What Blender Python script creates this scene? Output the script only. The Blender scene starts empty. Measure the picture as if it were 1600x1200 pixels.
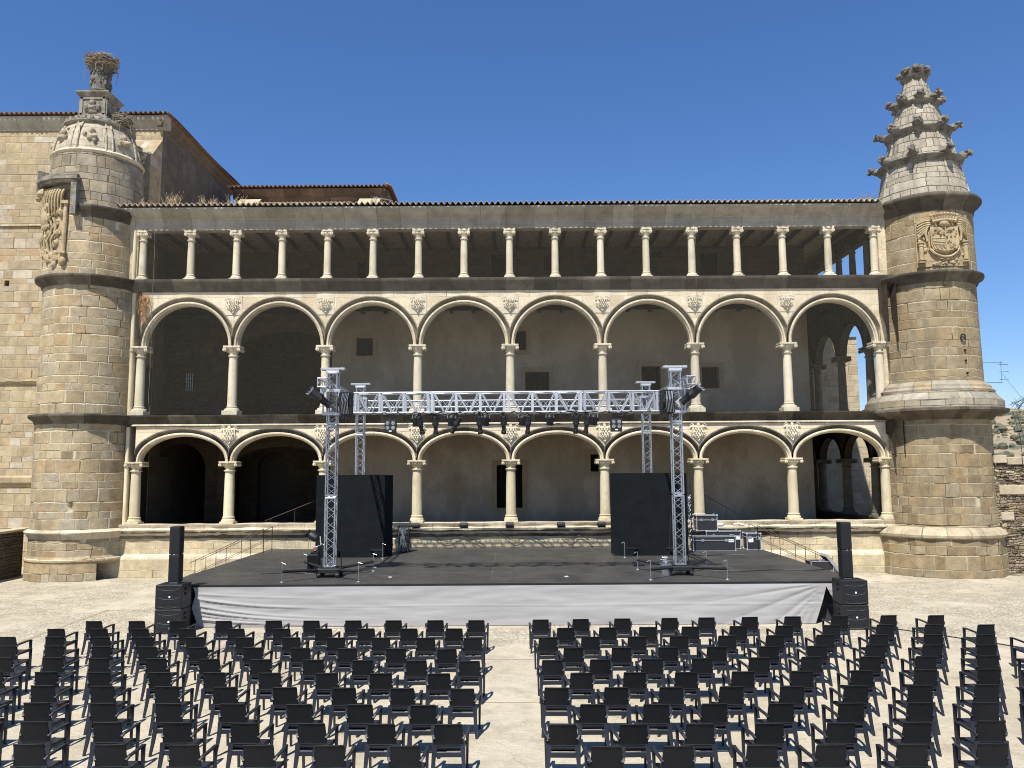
import bpy, bmesh, math, random
from math import radians as R, sin, cos, pi
from mathutils import Vector, Matrix, noise
random.seed(7)
SC = bpy.context.scene
COL = SC.collection

# ------------------------------------------------------------------ camera, sky, sun, exposure
PITCH, ROLL, EYE = 6.2, 0.37, 4.6
cam_d = bpy.data.cameras.new('camera'); cam = bpy.data.objects.new('camera', cam_d); COL.objects.link(cam)
cam_d.sensor_width = 36.0; cam_d.lens = 36.0*1256/1600; cam_d.clip_start = .1; cam_d.clip_end = 6000
_p, _r = R(PITCH), R(ROLL)
_F = Vector((0, cos(_p), sin(_p))); _U = Vector((0, -sin(_p), cos(_p))); _X = Vector((1, 0, 0))
_x = _X*cos(_r) - _U*sin(_r); _u = _U*cos(_r) + _X*sin(_r)
cam.matrix_world = Matrix(((_x.x, _u.x, -_F.x, 0), (_x.y, _u.y, -_F.y, 0), (_x.z, _u.z, -_F.z, EYE), (0, 0, 0, 1)))
SC.camera = cam

SUN_DIR = Vector((.22, .575, -1.0)).normalized()      # the way the light travels
sun_d = bpy.data.lights.new('sun', 'SUN'); sun_d.energy = 5.0; sun_d.angle = R(.53); sun_d.color = (1, .955, .87)
sun = bpy.data.objects.new('sun', sun_d); COL.objects.link(sun)
sun.rotation_euler = SUN_DIR.to_track_quat('-Z', 'Y').to_euler(); sun.location = (-20, -30, 60)
W = bpy.data.worlds.new('World'); SC.world = W; W.use_nodes = True
_nt = W.node_tree; _bg = _nt.nodes['Background']
sky = _nt.nodes.new('ShaderNodeTexSky'); sky.sky_type = 'NISHITA'; sky.sun_disc = False
sky.sun_elevation = math.asin(-SUN_DIR.z); sky.sun_rotation = math.atan2(-SUN_DIR.x, -SUN_DIR.y)
sky.altitude = 300; sky.air_density = 1.15; sky.dust_density = 0; sky.ozone_density = 8
_hs = _nt.nodes.new('ShaderNodeHueSaturation'); _hs.inputs['Saturation'].default_value = 1.11; _nt.links.new(sky.outputs[0], _hs.inputs['Color'])
_tn = _nt.nodes.new('ShaderNodeMix'); _tn.data_type = 'RGBA'; _tn.blend_type = 'MULTIPLY'; _tn.inputs[0].default_value = 1; _tn.inputs[7].default_value = (1.02, .96, 1.04, 1); _nt.links.new(_hs.outputs[0], _tn.inputs[6]); _nt.links.new(_tn.outputs[2], _bg.inputs[0]); _bg.inputs[1].default_value = .088
SC.view_settings.view_transform = 'Standard'; SC.view_settings.look = 'None'
SC.view_settings.exposure = 0.60; SC.view_settings.gamma = 1.0
SC.render.engine = 'CYCLES'
SC.cycles.filter_width = 1.05; SC.cycles.max_bounces = 6; SC.cycles.diffuse_bounces = 4; SC.cycles.transparent_max_bounces = 12

# ------------------------------------------------------------------ mesh helpers
def tag(o, label=None, cat=None, group=None, kind=None):
    if label: o['label'] = label
    if cat: o['category'] = cat
    if group: o['group'] = group
    if kind: o['kind'] = kind
    return o

def empty(name, loc, label=None, cat=None, group=None, rz=0):
    o = bpy.data.objects.new(name, None); COL.objects.link(o); o.location = loc; o.rotation_euler = (0, 0, rz)
    o.empty_display_size = .2
    return tag(o, label, cat, group)

def dup(o, parent=None, loc=None, rz=None):
    c = o.copy(); COL.objects.link(c); c.parent = parent
    if loc is not None: c.location = loc
    if rz is not None: c.rotation_euler = (0, 0, rz)
    for ch in list(o.children): dup(ch, c)
    return c

class MB:
    """collects shapes into one mesh; uv in metres"""
    def __init__(s, M=None): s.v = []; s.f = []; s.uv = []; s.M = M or Matrix.Identity(4)
    def add(s, vs, fs, uvs=None):
        b = len(s.v); vs = [Vector(v) for v in vs]
        for f in fs:
            s.f.append([b+i for i in f])
            if uvs is not None: s.uv.append([uvs[i] for i in f])
            else:
                n = Vector((0, 0, 0))
                for k in range(len(f)):
                    a, c = vs[f[k]], vs[f[(k+1) % len(f)]]
                    n += a.cross(c)
                ax, ay, az = abs(n.x), abs(n.y), abs(n.z)
                if az >= ax and az >= ay: s.uv.append([(vs[i].x, vs[i].y) for i in f])
                elif ay >= ax: s.uv.append([(vs[i].x, vs[i].z) for i in f])
                else: s.uv.append([(vs[i].y, vs[i].z) for i in f])
        s.v += [s.M @ v for v in vs]
        return s
    def box(s, c, d, rot=None, bev=0):
        x, y, z = d[0]/2, d[1]/2, d[2]/2
        if bev:
            b = min(bev, x*.9, y*.9, z*.9); vs = []
            for sx in (-1, 1):
                for sy in (-1, 1):
                    for sz in (-1, 1):
                        vs += [(sx*x, sy*(y-b), sz*(z-b)), (sx*(x-b), sy*y, sz*(z-b)), (sx*(x-b), sy*(y-b), sz*z)]
            I = lambda sx, sy, sz, k: ((sx > 0)*4+(sy > 0)*2+(sz > 0))*3+k
            fs = []
            for q in (-1, 1):
                fs.append([I(q, -1, -1, 0), I(q, 1, -1, 0), I(q, 1, 1, 0), I(q, -1, 1, 0)][::q])
                fs.append([I(-1, q, -1, 1), I(-1, q, 1, 1), I(1, q, 1, 1), I(1, q, -1, 1)][::q])
                fs.append([I(-1, -1, q, 2), I(1, -1, q, 2), I(1, 1, q, 2), I(-1, 1, q, 2)][::q])
            for a in (-1, 1):
                for b2 in (-1, 1):
                    fs.append([I(a, b2, -1, 0), I(a, b2, -1, 1), I(a, b2, 1, 1), I(a, b2, 1, 0)][::-a*b2])
                    fs.append([I(a, -1, b2, 0), I(a, -1, b2, 2), I(a, 1, b2, 2), I(a, 1, b2, 0)][::a*b2])
                    fs.append([I(-1, a, b2, 1), I(-1, a, b2, 2), I(1, a, b2, 2), I(1, a, b2, 1)][::-a*b2])
                    for c2 in (-1, 1): fs.append([I(a, b2, c2, 0), I(a, b2, c2, 1), I(a, b2, c2, 2)][::a*b2*c2])
        else:
            vs = [(sx*x, sy*y, sz*z) for sx in (-1, 1) for sy in (-1, 1) for sz in (-1, 1)]
            fs = [[0, 1, 3, 2], [4, 6, 7, 5], [0, 4, 5, 1], [2, 3, 7, 6], [0, 2, 6, 4], [1, 5, 7, 3]]
        m = Matrix.Translation(c) @ (rot if rot is not None else Matrix.Identity(4))
        return s.add([m @ Vector(v) for v in vs], fs)
    def bx(s, x0, x1, y0, y1, z0, z1, bev=0):
        return s.box(((x0+x1)/2, (y0+y1)/2, (z0+z1)/2), (x1-x0, y1-y0, z1-z0), None, bev)
    def tube(s, p0, p1, r0, r1=None, n=8, cap=True):
        r1 = r0 if r1 is None else r1
        p0, p1 = Vector(p0), Vector(p1); d = p1-p0
        if d.length < 1e-6: return s
        q = d.to_track_quat('Z', 'Y'); vs = []
        for k in range(n):
            a = 2*pi*k/n; e = q @ Vector((cos(a), sin(a), 0))
            vs += [p0+e*r0, p1+e*r1]
        fs = [[2*k, 2*((k+1) % n), 2*((k+1) % n)+1, 2*k+1] for k in range(n)]
        if cap: fs += [[2*k for k in range(n)][::-1], [2*k+1 for k in range(n)]]
        return s.add(vs, fs)
    def path(s, pts, r, n=6, radii=None):
        """smooth tube through points"""
        pts = [Vector(p) for p in pts]; vs = []; m = len(pts)
        for i, p in enumerate(pts):
            d = (pts[min(i+1, m-1)]-pts[max(i-1, 0)]).normalized()
            up = Vector((0, 0, 1)) if abs(d.z) < .9 else Vector((0, 1, 0))
            a = d.cross(up).normalized(); b = a.cross(d)
            rr = radii[i] if radii else r
            for k in range(n): t = 2*pi*k/n; vs.append(p+a*cos(t)*rr+b*sin(t)*rr)
        fs = [[i*n+k, i*n+(k+1) % n, (i+1)*n+(k+1) % n, (i+1)*n+k] for i in range(m-1) for k in range(n)]
        fs += [list(range(n))[::-1], [(m-1)*n+k for k in range(n)]]
        return s.add(vs, fs)
    def lathe(s, prof, c=(0, 0, 0), n=32, a0=0, a1=360, uvr=None, cap=False, jit=0):
        """prof = [(r, z)] bottom to top; angle 0 looks towards -Y, positive towards +X"""
        full = abs(a1-a0-360) < 1e-6; m = n+1; vs = []; uvs = []; L = 0
        ur = uvr or max(p[0] for p in prof)
        for j, (r, z) in enumerate(prof):
            if j: L += math.hypot(r-prof[j-1][0], z-prof[j-1][1])
            for k in range(m):
                a = R(a0+(a1-a0)*k/n)
                rr = r
                if jit: rr = r + jit*noise.noise((3.1*sin(a)*ur, 3.1*cos(a)*ur, z*2.3+c[0]))
                vs.append((c[0]+rr*sin(a), c[1]-rr*cos(a), c[2]+z)); uvs.append((a*ur+20, c[2]+z if abs(prof[-1][1]-prof[0][1]) > .3 else L))
        fs = [[j*m+k, j*m+k+1, (j+1)*m+k+1, (j+1)*m+k] for j in range(len(prof)-1) for k in range(n)]
        if cap:
            fs.append([(len(prof)-1)*m+k for k in range(n)]); fs.append([k for k in range(n)][::-1])
        return s.add(vs, fs, uvs)
    def extrude(s, poly, x0, x1, along='x', step=0, jit=0):
        """poly = [(y, z)] closed loop, extruded along x"""
        n = len(poly); k = max(1, int((x1-x0)/step)) if step else 1; vs = []; uvs = []; L = [0]
        for i in range(n): L.append(L[-1]+math.dist(poly[i], poly[(i+1) % n]))
        for i in range(k+1):
            x = x0+(x1-x0)*i/k
            for j, (y, z) in enumerate(poly + [poly[0]]):
                dy = jit*noise.noise((x*1.7, y*5, z*5)) if jit else 0
                vs.append((x, y+dy, z+dy*.6)); uvs.append((x, L[j] + z*0))
        m = n+1
        fs = [[i*m+j, i*m+j+1, (i+1)*m+j+1, (i+1)*m+j] for i in range(k) for j in range(n)]
        fs += [[j for j in range(n)][::-1], [k*m+j for j in range(n)]]
        if along == 'y': vs = [(y, x, z) for (x, y, z) in vs]
        return s.add(vs, fs, uvs)
    def build(s, name, mat, parent=None, smooth=None, loc=None, local=False):
        """mesh given in world metres; stored relative to parent's place (or to loc). local=True: already local"""
        o0 = Vector((0, 0, 0))
        if not local:
            if parent is not None:
                p = parent
                while p is not None: o0 += Vector(p.location); p = p.parent
            elif loc is not None: o0 = Vector(loc)
        me = bpy.data.meshes.new(name)
        me.from_pydata([tuple(v-o0) for v in s.v], [], s.f)
        uvl = me.uv_layers.new(name='UVMap')
        fl = [c for f in s.uv for u in f for c in (u[0], u[1])]
        if len(fl) == 2*len(me.loops): uvl.data.foreach_set('uv', fl)
        me.materials.append(mat)
        if smooth:
            me.polygons.foreach_set('use_smooth', [True]*len(me.polygons))
            me.set_sharp_from_angle(angle=R(smooth))
        me.update()
        o = bpy.data.objects.new(name, me); COL.objects.link(o); o.parent = parent
        if parent is None and loc is not None: o.location = loc
        return o

# ------------------------------------------------------------------ materials
def new_mat(name):
    m = bpy.data.materials.new(name); m.use_nodes = True
    return m, m.node_tree, m.node_tree.nodes['Principled BSDF']
class NT:
    def __init__(s, nt): s.nt = nt
    def n(s, t, **k):
        x = s.nt.nodes.new(t)
        for a, b in k.items(): setattr(x, a, b)
        return x
    def l(s, a, b): s.nt.links.new(a, b)
    def m(s, op, a, b=None, c=None, clamp=False):
        x = s.n('ShaderNodeMath', operation=op, use_clamp=clamp)
        for i, v in enumerate((a, b, c)):
            if v is None: continue
            if hasattr(v, 'links'): s.l(v, x.inputs[i])
            else: x.inputs[i].default_value = v
        return x.outputs[0]
    def mix(s, f, a, b, mode='MIX'):
        x = s.n('ShaderNodeMix', data_type='RGBA', blend_type=mode)
        for i, v in ((0, f), (6, a), (7, b)):
            if hasattr(v, 'links'): s.l(v, x.inputs[i])
            elif i == 0: x.inputs[0].default_value = v
            else: x.inputs[i].default_value = (*v, 1)
        return x.outputs[2]
    def noise(s, vec, scale, detail=4, rough=.55, dim='3D'):
        x = s.n('ShaderNodeTexNoise', noise_dimensions=dim); x.inputs['Scale'].default_value = scale
        x.inputs['Detail'].default_value = detail; x.inputs['Roughness'].default_value = rough
        if vec is not None: s.l(vec, x.inputs['Vector'])
        return x.outputs[0]
    def ramp(s, f, stops, interp='LINEAR'):
        x = s.n('ShaderNodeValToRGB'); x.color_ramp.interpolation = interp; e = x.color_ramp.elements
        while len(e) < len(stops): e.new(.5)
        for i, (p, c) in enumerate(stops): e[i].position = p; e[i].color = (*c, 1) if len(c) == 3 else c
        s.l(f, x.inputs[0]); return x.outputs[0]
    def mapr(s, v, a, b, c=0, d=1, smooth=False):
        x = s.n('ShaderNodeMapRange'); x.interpolation_type = 'SMOOTHSTEP' if smooth else 'LINEAR'
        s.l(v, x.inputs[0])
        for i, q in enumerate((a, b, c, d)): x.inputs[i+1].default_value = q
        return x.outputs[0]
    def vec(s, x, y, z=0.0):
        c = s.n('ShaderNodeCombineXYZ')
        for i, v in enumerate((x, y, z)):
            if hasattr(v, 'links'): s.l(v, c.inputs[i])
            else: c.inputs[i].default_value = v
        return c.outputs[0]

def masonry(name, cols, mortar, rh=.42, bw=.75, mw=.018, vary=.75, warp=.03, bump=.6, stain=.25, stainc=(.10, .085, .065), rough=.9, mott=.35, blend=0, bscale=1):
    m, nt, bs = new_mat(name); g = NT(nt)
    uv = g.n('ShaderNodeUVMap'); uv.uv_map = 'UVMap'; sep = g.n('ShaderNodeSeparateXYZ'); g.l(uv.outputs[0], sep.inputs[0])
    geo = g.n('ShaderNodeNewGeometry'); pos = geo.outputs['Position']
    u, v = sep.outputs[0], sep.outputs[1]
    w1 = g.m('MULTIPLY', g.m('SUBTRACT', g.noise(pos, 1.3, 2), .5), warp*2.5)
    w2 = g.m('MULTIPLY', g.m('SUBTRACT', g.noise(pos, 6, 3), .5), warp*1.3)
    v = g.m('ADD', v, g.m('ADD', w1, w2)); u = g.m('ADD', u, w2)
    vr = g.m('DIVIDE', v, rh)
    # rows of uneven height
    vr = g.m('ADD', vr, g.m('MULTIPLY', g.m('SINE', g.m('MULTIPLY', vr, 1.9)), .22))
    row = g.m('FLOOR', vr); fv = g.m('FRACT', vr)
    wn = g.n('ShaderNodeTexWhiteNoise', noise_dimensions='1D'); g.l(row, wn.inputs['W'])
    lo = g.n('ShaderNodeTexNoise', noise_dimensions='2D'); lo.inputs['Detail'].default_value = 0; lo.inputs['Scale'].default_value = 1
    g.l(g.vec(g.m('MULTIPLY', u, .8/bw), g.m('MULTIPLY', row, 7.31)), lo.inputs['Vector'])
    bwr = g.m('ADD', .75, g.m('MULTIPLY', wn.outputs[0], .6))
    u1 = g.m('ADD', g.m('ADD', g.m('MULTIPLY', g.m('DIVIDE', u, bw), bwr), g.m('MULTIPLY', wn.outputs[0], 17)), g.m('MULTIPLY', lo.outputs[0], vary*2))
    cell = g.m('FLOOR', u1); fu = g.m('FRACT', u1)
    du = g.m('MULTIPLY', g.m('MINIMUM', fu, g.m('SUBTRACT', 1, fu)), bw)
    dv = g.m('MULTIPLY', g.m('MINIMUM', fv, g.m('SUBTRACT', 1, fv)), rh)
    d = g.m('MINIMUM', du, dv)
    mwn = g.m('MULTIPLY', mw, g.m('ADD', .35, g.m('MULTIPLY', g.noise(pos, 2.7, 3), 1.3)))
    mm = g.m('SUBTRACT', 1, g.m('SMOOTH_MIN', g.m('DIVIDE', d, mwn), 1, .4), clamp=True)
    wb = g.n('ShaderNodeTexWhiteNoise', noise_dimensions='2D'); g.l(g.vec(cell, row), wb.inputs['Vector'])
    n = len(cols); colr = g.ramp(wb.outputs[0], [(i/max(1, n-1), c) for i, c in enumerate(cols)])
    mot = g.mapr(g.noise(pos, 2.2, 6, .65), .25, .75, 1-mott, 1+mott*.6)
    fine = g.mapr(g.noise(pos, 24, 5, .8), .25, .75, .74, 1.22)
    colr = g.mix(1, colr, g.vec(g.m('MULTIPLY', mot, fine), g.m('MULTIPLY', mot, fine), g.m('MULTIPLY', mot, fine)), 'MULTIPLY')
    # mortar where the joint is filled, dark gap where it has fallen out
    gap = g.mapr(g.noise(pos, 1.1, 3), .52, .60)
    mc = g.mix(gap, mortar, tuple(c*.25 for c in cols[0]))
    colr = g.mix(mm, colr, mc)
    sp = g.n('ShaderNodeMapping'); sp.inputs['Scale'].default_value = (1.1, 1.1, .22); g.l(pos, sp.inputs[0])
    st = g.mapr(g.noise(sp.outputs[0], 1.0, 6, .62), .50, .78, 0, stain, True)
    colr = g.mix(st, colr, stainc)
    pit = g.mapr(g.noise(pos, 8, 6, .75), .60, .70, 0, .6)
    colr = g.mix(pit, colr, tuple(c*.35 for c in cols[0]))
    g.l(colr, bs.inputs['Base Color']); bs.inputs['Roughness'].default_value = rough
    bs.inputs['Specular IOR Level'].default_value = .2
    h = g.m('ADD', g.m('MULTIPLY', mm, -1.0), g.m('MULTIPLY', g.noise(pos, 7, 6, .7), .9))
    h = g.m('ADD', h, g.m('MULTIPLY', wb.outputs[0], .35))
    bp = g.n('ShaderNodeBump'); bp.inputs['Strength'].default_value = bump; bp.inputs['Distance'].default_value = .03*bscale
    g.l(h, bp.inputs['Height']); g.l(bp.outputs[0], bs.inputs['Normal'])
    return m

def rough_mat(name, c1, c2, scale=2., fine=30., stain=None, stainf=.4, rough=.9, bump=.3, dist=.02, spec=.2, lo=.35, hi=.65, metallic=0, coord='pos', stretch=(1, 1, 1), vary=0):
    m, nt, bs = new_mat(name); g = NT(nt)
    if coord == 'pos': src = g.n('ShaderNodeNewGeometry').outputs['Position']
    else: src = g.n('ShaderNodeTexCoord').outputs['Object']
    mp = g.n('ShaderNodeMapping'); mp.inputs['Scale'].default_value = stretch; g.l(src, mp.inputs[0]); pos = mp.outputs[0]
    c = g.mix(g.mapr(g.noise(pos, scale, 6, .6), lo, hi), c1, c2)
    f = g.mapr(g.noise(pos, fine, 4, .7), .2, .8, .85, 1.12)
    c = g.mix(1, c, g.vec(f, f, f), 'MULTIPLY')
    if vary:
        oi = g.n('ShaderNodeObjectInfo'); vr = g.mapr(oi.outputs['Random'], 0, 1, 1-vary, 1+vary*.5); c = g.mix(1, c, g.vec(vr, vr, g.m('MULTIPLY', vr, .98)), 'MULTIPLY')
    if stain: c = g.mix(g.mapr(g.noise(pos, scale*.6, 6, .7), .52, .72, 0, stainf), c, stain)
    g.l(c, bs.inputs['Base Color']); bs.inputs['Roughness'].default_value = rough
    bs.inputs['Specular IOR Level'].default_value = spec; bs.inputs['Metallic'].default_value = metallic
    if bump:
        bp = g.n('ShaderNodeBump'); bp.inputs['Strength'].default_value = bump; bp.inputs['Distance'].default_value = dist
        g.l(g.m('ADD', g.noise(pos, fine*.6, 5, .7), g.m('MULTIPLY', g.noise(pos, scale*3, 3), .8)), bp.inputs['Height']); g.l(bp.outputs[0], bs.inputs['Normal'])
    return m

def plain(name, c, rough=.5, metallic=0, spec=.5, bump=0, scale=60):
    m, nt, bs = new_mat(name); g = NT(nt)
    src = g.n('ShaderNodeTexCoord').outputs['Object']
    f = g.m('MULTIPLY', g.mapr(g.noise(src, 7, 5, .65), .25, .75, .82, 1.15), g.mapr(g.n('ShaderNodeObjectInfo').outputs['Random'], 0, 1, .85, 1.2))
    g.l(g.mix(1, c, g.vec(f, f, f), 'MULTIPLY'), bs.inputs['Base Color'])
    g.l(g.mapr(g.noise(src, 11, 4), .2, .8, max(.05, rough-.1), min(1, rough+.12)), bs.inputs['Roughness'])
    bs.inputs['Metallic'].default_value = metallic; bs.inputs['Specular IOR Level'].default_value = spec
    if bump:
        bp = g.n('ShaderNodeBump'); bp.inputs['Strength'].default_value = bump; bp.inputs['Distance'].default_value = .004
        g.l(g.noise(src, scale, 4), bp.inputs['Height']); g.l(bp.outputs[0], bs.inputs['Normal'])
    return m

TOWERL = masonry('pale_tower_granite', [(.32, .245, .145), (.39, .315, .195), (.34, .285, .195), (.43, .35, .225), (.37, .265, .145), (.40, .345, .25), (.45, .35, .205), (.25, .19, .115)], (.60, .53, .385), rh=.43, bw=.72, mw=.026, warp=.045, stain=.55, stainc=(.17, .13, .09), bump=.8, mott=.42)
TOWER = masonry('tower_granite', [(.235, .175, .10), (.315, .245, .145), (.265, .215, .135), (.335, .27, .165), (.285, .205, .11), (.315, .265, .175), (.35, .265, .145), (.20, .15, .09)], (.50, .44, .32), rh=.43, bw=.72, mw=.024, warp=.04, stain=.5, bump=.8, mott=.42)
CHURCH = masonry('church_granite', [(.41, .32, .195), (.37, .295, .185), (.46, .375, .24), (.41, .295, .17), (.50, .44, .34), (.34, .27, .175), (.44, .355, .215)], (.36, .30, .21), rh=.40, bw=.66, mw=.022, stain=.2)
SPIRE = masonry('spire_granite', [(.27, .245, .19), (.38, .345, .27), (.33, .29, .22), (.43, .39, .31)], (.13, .11, .085), rh=.34, bw=.5, mw=.026, stain=.5, warp=.05, bump=.9)
BASEW = masonry('plinth_granite', [(.52, .43, .27), (.58, .49, .32), (.47, .40, .27), (.60, .46, .26)], (.62, .55, .40), rh=.40, bw=.85, mw=.016, stain=.25)
CREAM = masonry('cream_ashlar', [(.70, .60, .42), (.76, .67, .49), (.63, .52, .35), (.74, .65, .49)], (.54, .45, .31), rh=.36, bw=.8, mw=.011, stain=.45, stainc=(.36, .31, .22), bump=.3, mott=.18)
TRIM = masonry('cream_trim', [(.64, .55, .39), (.70, .61, .45), (.58, .49, .34)], (.30, .26, .19), rh=40., bw=.62, mw=.011, vary=.3, warp=.004, stain=.45, stainc=(.34, .29, .21), bump=.4, mott=.25)
DARKTRIM = masonry('weathered_shade_cornice', [(.085, .074, .055), (.125, .108, .08), (.065, .056, .043), (.17, .148, .11)], (.03, .027, .023), rh=40., bw=1.3, mw=.012, vary=.3, warp=.004, stain=.75, stainc=(.035, .033, .03), bump=.4, mott=.5)  # weathered stone, darkened further to carry the shade under the cornices
EAVEST = masonry('grey_eave_stone', [(.37, .335, .265), (.43, .39, .315), (.32, .285, .22)], (.12, .10, .075), rh=40., bw=1.35, mw=.012, vary=.3, warp=.004, stain=.5, stainc=(.12, .11, .095), bump=.35, mott=.3)
COLS = rough_mat('shade_toned_column_stone', (.11, .095, .07), (.16, .14, .105), 3, 30, bump=.3)  # darker copy of the column stone, shade put into its colour
SILL = masonry('sill_stone', [(.53, .455, .32), (.59, .515, .38), (.49, .415, .29)], (.28, .24, .17), rh=40., bw=1.25, mw=.012, vary=.3, warp=.01, stain=.55, stainc=(.14, .12, .095), bump=.6, mott=.3)
COLM = rough_mat('column_stone', (.60, .53, .395), (.70, .63, .48), 2.5, 40, stain=(.30, .25, .17), stainf=.6, vary=.16, stretch=(1, 1, .5), bump=.5, dist=.01)
COLW = rough_mat('warm_column_stone', (.56, .48, .32), (.66, .58, .41), 2.5, 40, stain=(.28, .22, .14), stainf=.6, vary=.18, stretch=(1, 1, .5), bump=.5, dist=.01)
CARVE = rough_mat('carved_stone', (.34, .26, .15), (.46, .37, .23), 2.5, 30, stain=(.15, .115, .07), stainf=.8, bump=.6, dist=.03)
CARVEL = rough_mat('pale_carved_stone', (.60, .53, .39), (.68, .62, .48), 4, 40, stain=(.34, .29, .20), stainf=.4, bump=.4, dist=.01)
PEDM = rough_mat('weathered_pedestal', (.17, .155, .13), (.33, .30, .24), 3, 24, stain=(.06, .055, .048), stainf=.8, bump=.7, dist=.03)
GREYC = rough_mat('lichen_stone', (.10, .092, .078), (.24, .22, .18), 3, 24, stain=(.05, .047, .042), stainf=.8, bump=.7, dist=.03)
PLASTER = rough_mat('grey_plaster', (.275, .238, .180), (.36, .315, .245), .55, 14, stain=(.20, .145, .09), stainf=.8, lo=.44, hi=.56, bump=.15, dist=.01, stretch=(1, 1, .55))
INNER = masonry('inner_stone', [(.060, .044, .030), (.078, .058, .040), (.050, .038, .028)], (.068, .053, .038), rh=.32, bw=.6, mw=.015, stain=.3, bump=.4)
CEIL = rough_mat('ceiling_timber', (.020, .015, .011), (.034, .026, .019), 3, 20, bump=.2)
SIDEWALL = masonry('shade_toned_side_wall', [(.15, .122, .09), (.175, .145, .108), (.135, .112, .085)], (.16, .13, .1), rh=.9, bw=1.3, mw=.01, stain=.4, bump=.25)  # church side turned from the sun, its shade painted as darker stone
DARKV = plain('dark_void', (.012, .011, .010), .9, spec=.1)
TILE = rough_mat('roof_tile', (.30, .23, .165), (.48, .41, .32), 5, 25, stain=(.15, .14, .12), stainf=.7, bump=.4)
TILER = rough_mat('red_roof_tile', (.17, .095, .065), (.28, .18, .125), 5, 25, stain=(.08, .07, .06), stainf=.6, bump=.4)
SCHIST = masonry('schist_rubble', [(.22, .165, .105), (.38, .30, .20), (.28, .23, .165), (.46, .38, .26), (.16, .125, .09), (.34, .245, .15)], (.07, .055, .04), rh=.10, bw=.34, mw=.022, vary=1.2, warp=.10, bump=1., stain=.3, bscale=2.5, mott=.45)
COPING = rough_mat('coping_stone', (.36, .30, .20), (.48, .41, .29), 3, 20, stain=(.2, .17, .12), bump=.6)
ALU = plain('aluminium', (.37, .385, .42), .38, .8, .5)
ALUW = plain('bright_aluminium', (.44, .455, .485), .42, .5, .5)
BLACK = plain('black_steel', (.012, .013, .014), .5, 0, .4)
BLACKP = plain('black_plastic', (.010, .011, .013), .5, 0, .4)
BLACKCLOTH = rough_mat('black_screen_cloth', (.007, .0085, .0095), (.010, .012, .0135), 2, 60, bump=.1, spec=.1, coord='obj')
RUSTY = plain('brown_painted_steel', (.10, .065, .045), .6, .2)
CHAIR = plain('anthracite_plastic', (.016, .019, .028), .42, 0, .35, bump=.15)
CHAIRB = plain('black_woven_plastic', (.0075, .0085, .011), .6, 0, .22, bump=.3, scale=140)
CASE = plain('black_laminate', (.020, .020, .022), .35, 0, .5)
LENS = plain('lens_glass', (.20, .21, .22), .2, .2, .8)
REFL = plain('reflector_metal', (.75, .74, .72), .3, .8)
WOODP = plain('dark_door_wood', (.035, .026, .018), .7)
STICK = rough_mat('dry_sticks', (.20, .16, .11), (.36, .31, .23), 9, 40, bump=.2)
GRASS = rough_mat('dry_grass', (.26, .19, .11), (.36, .28, .18), 6, 30, bump=0)
LABELP = plain('white_label', (.75, .76, .78), .6)

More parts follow.
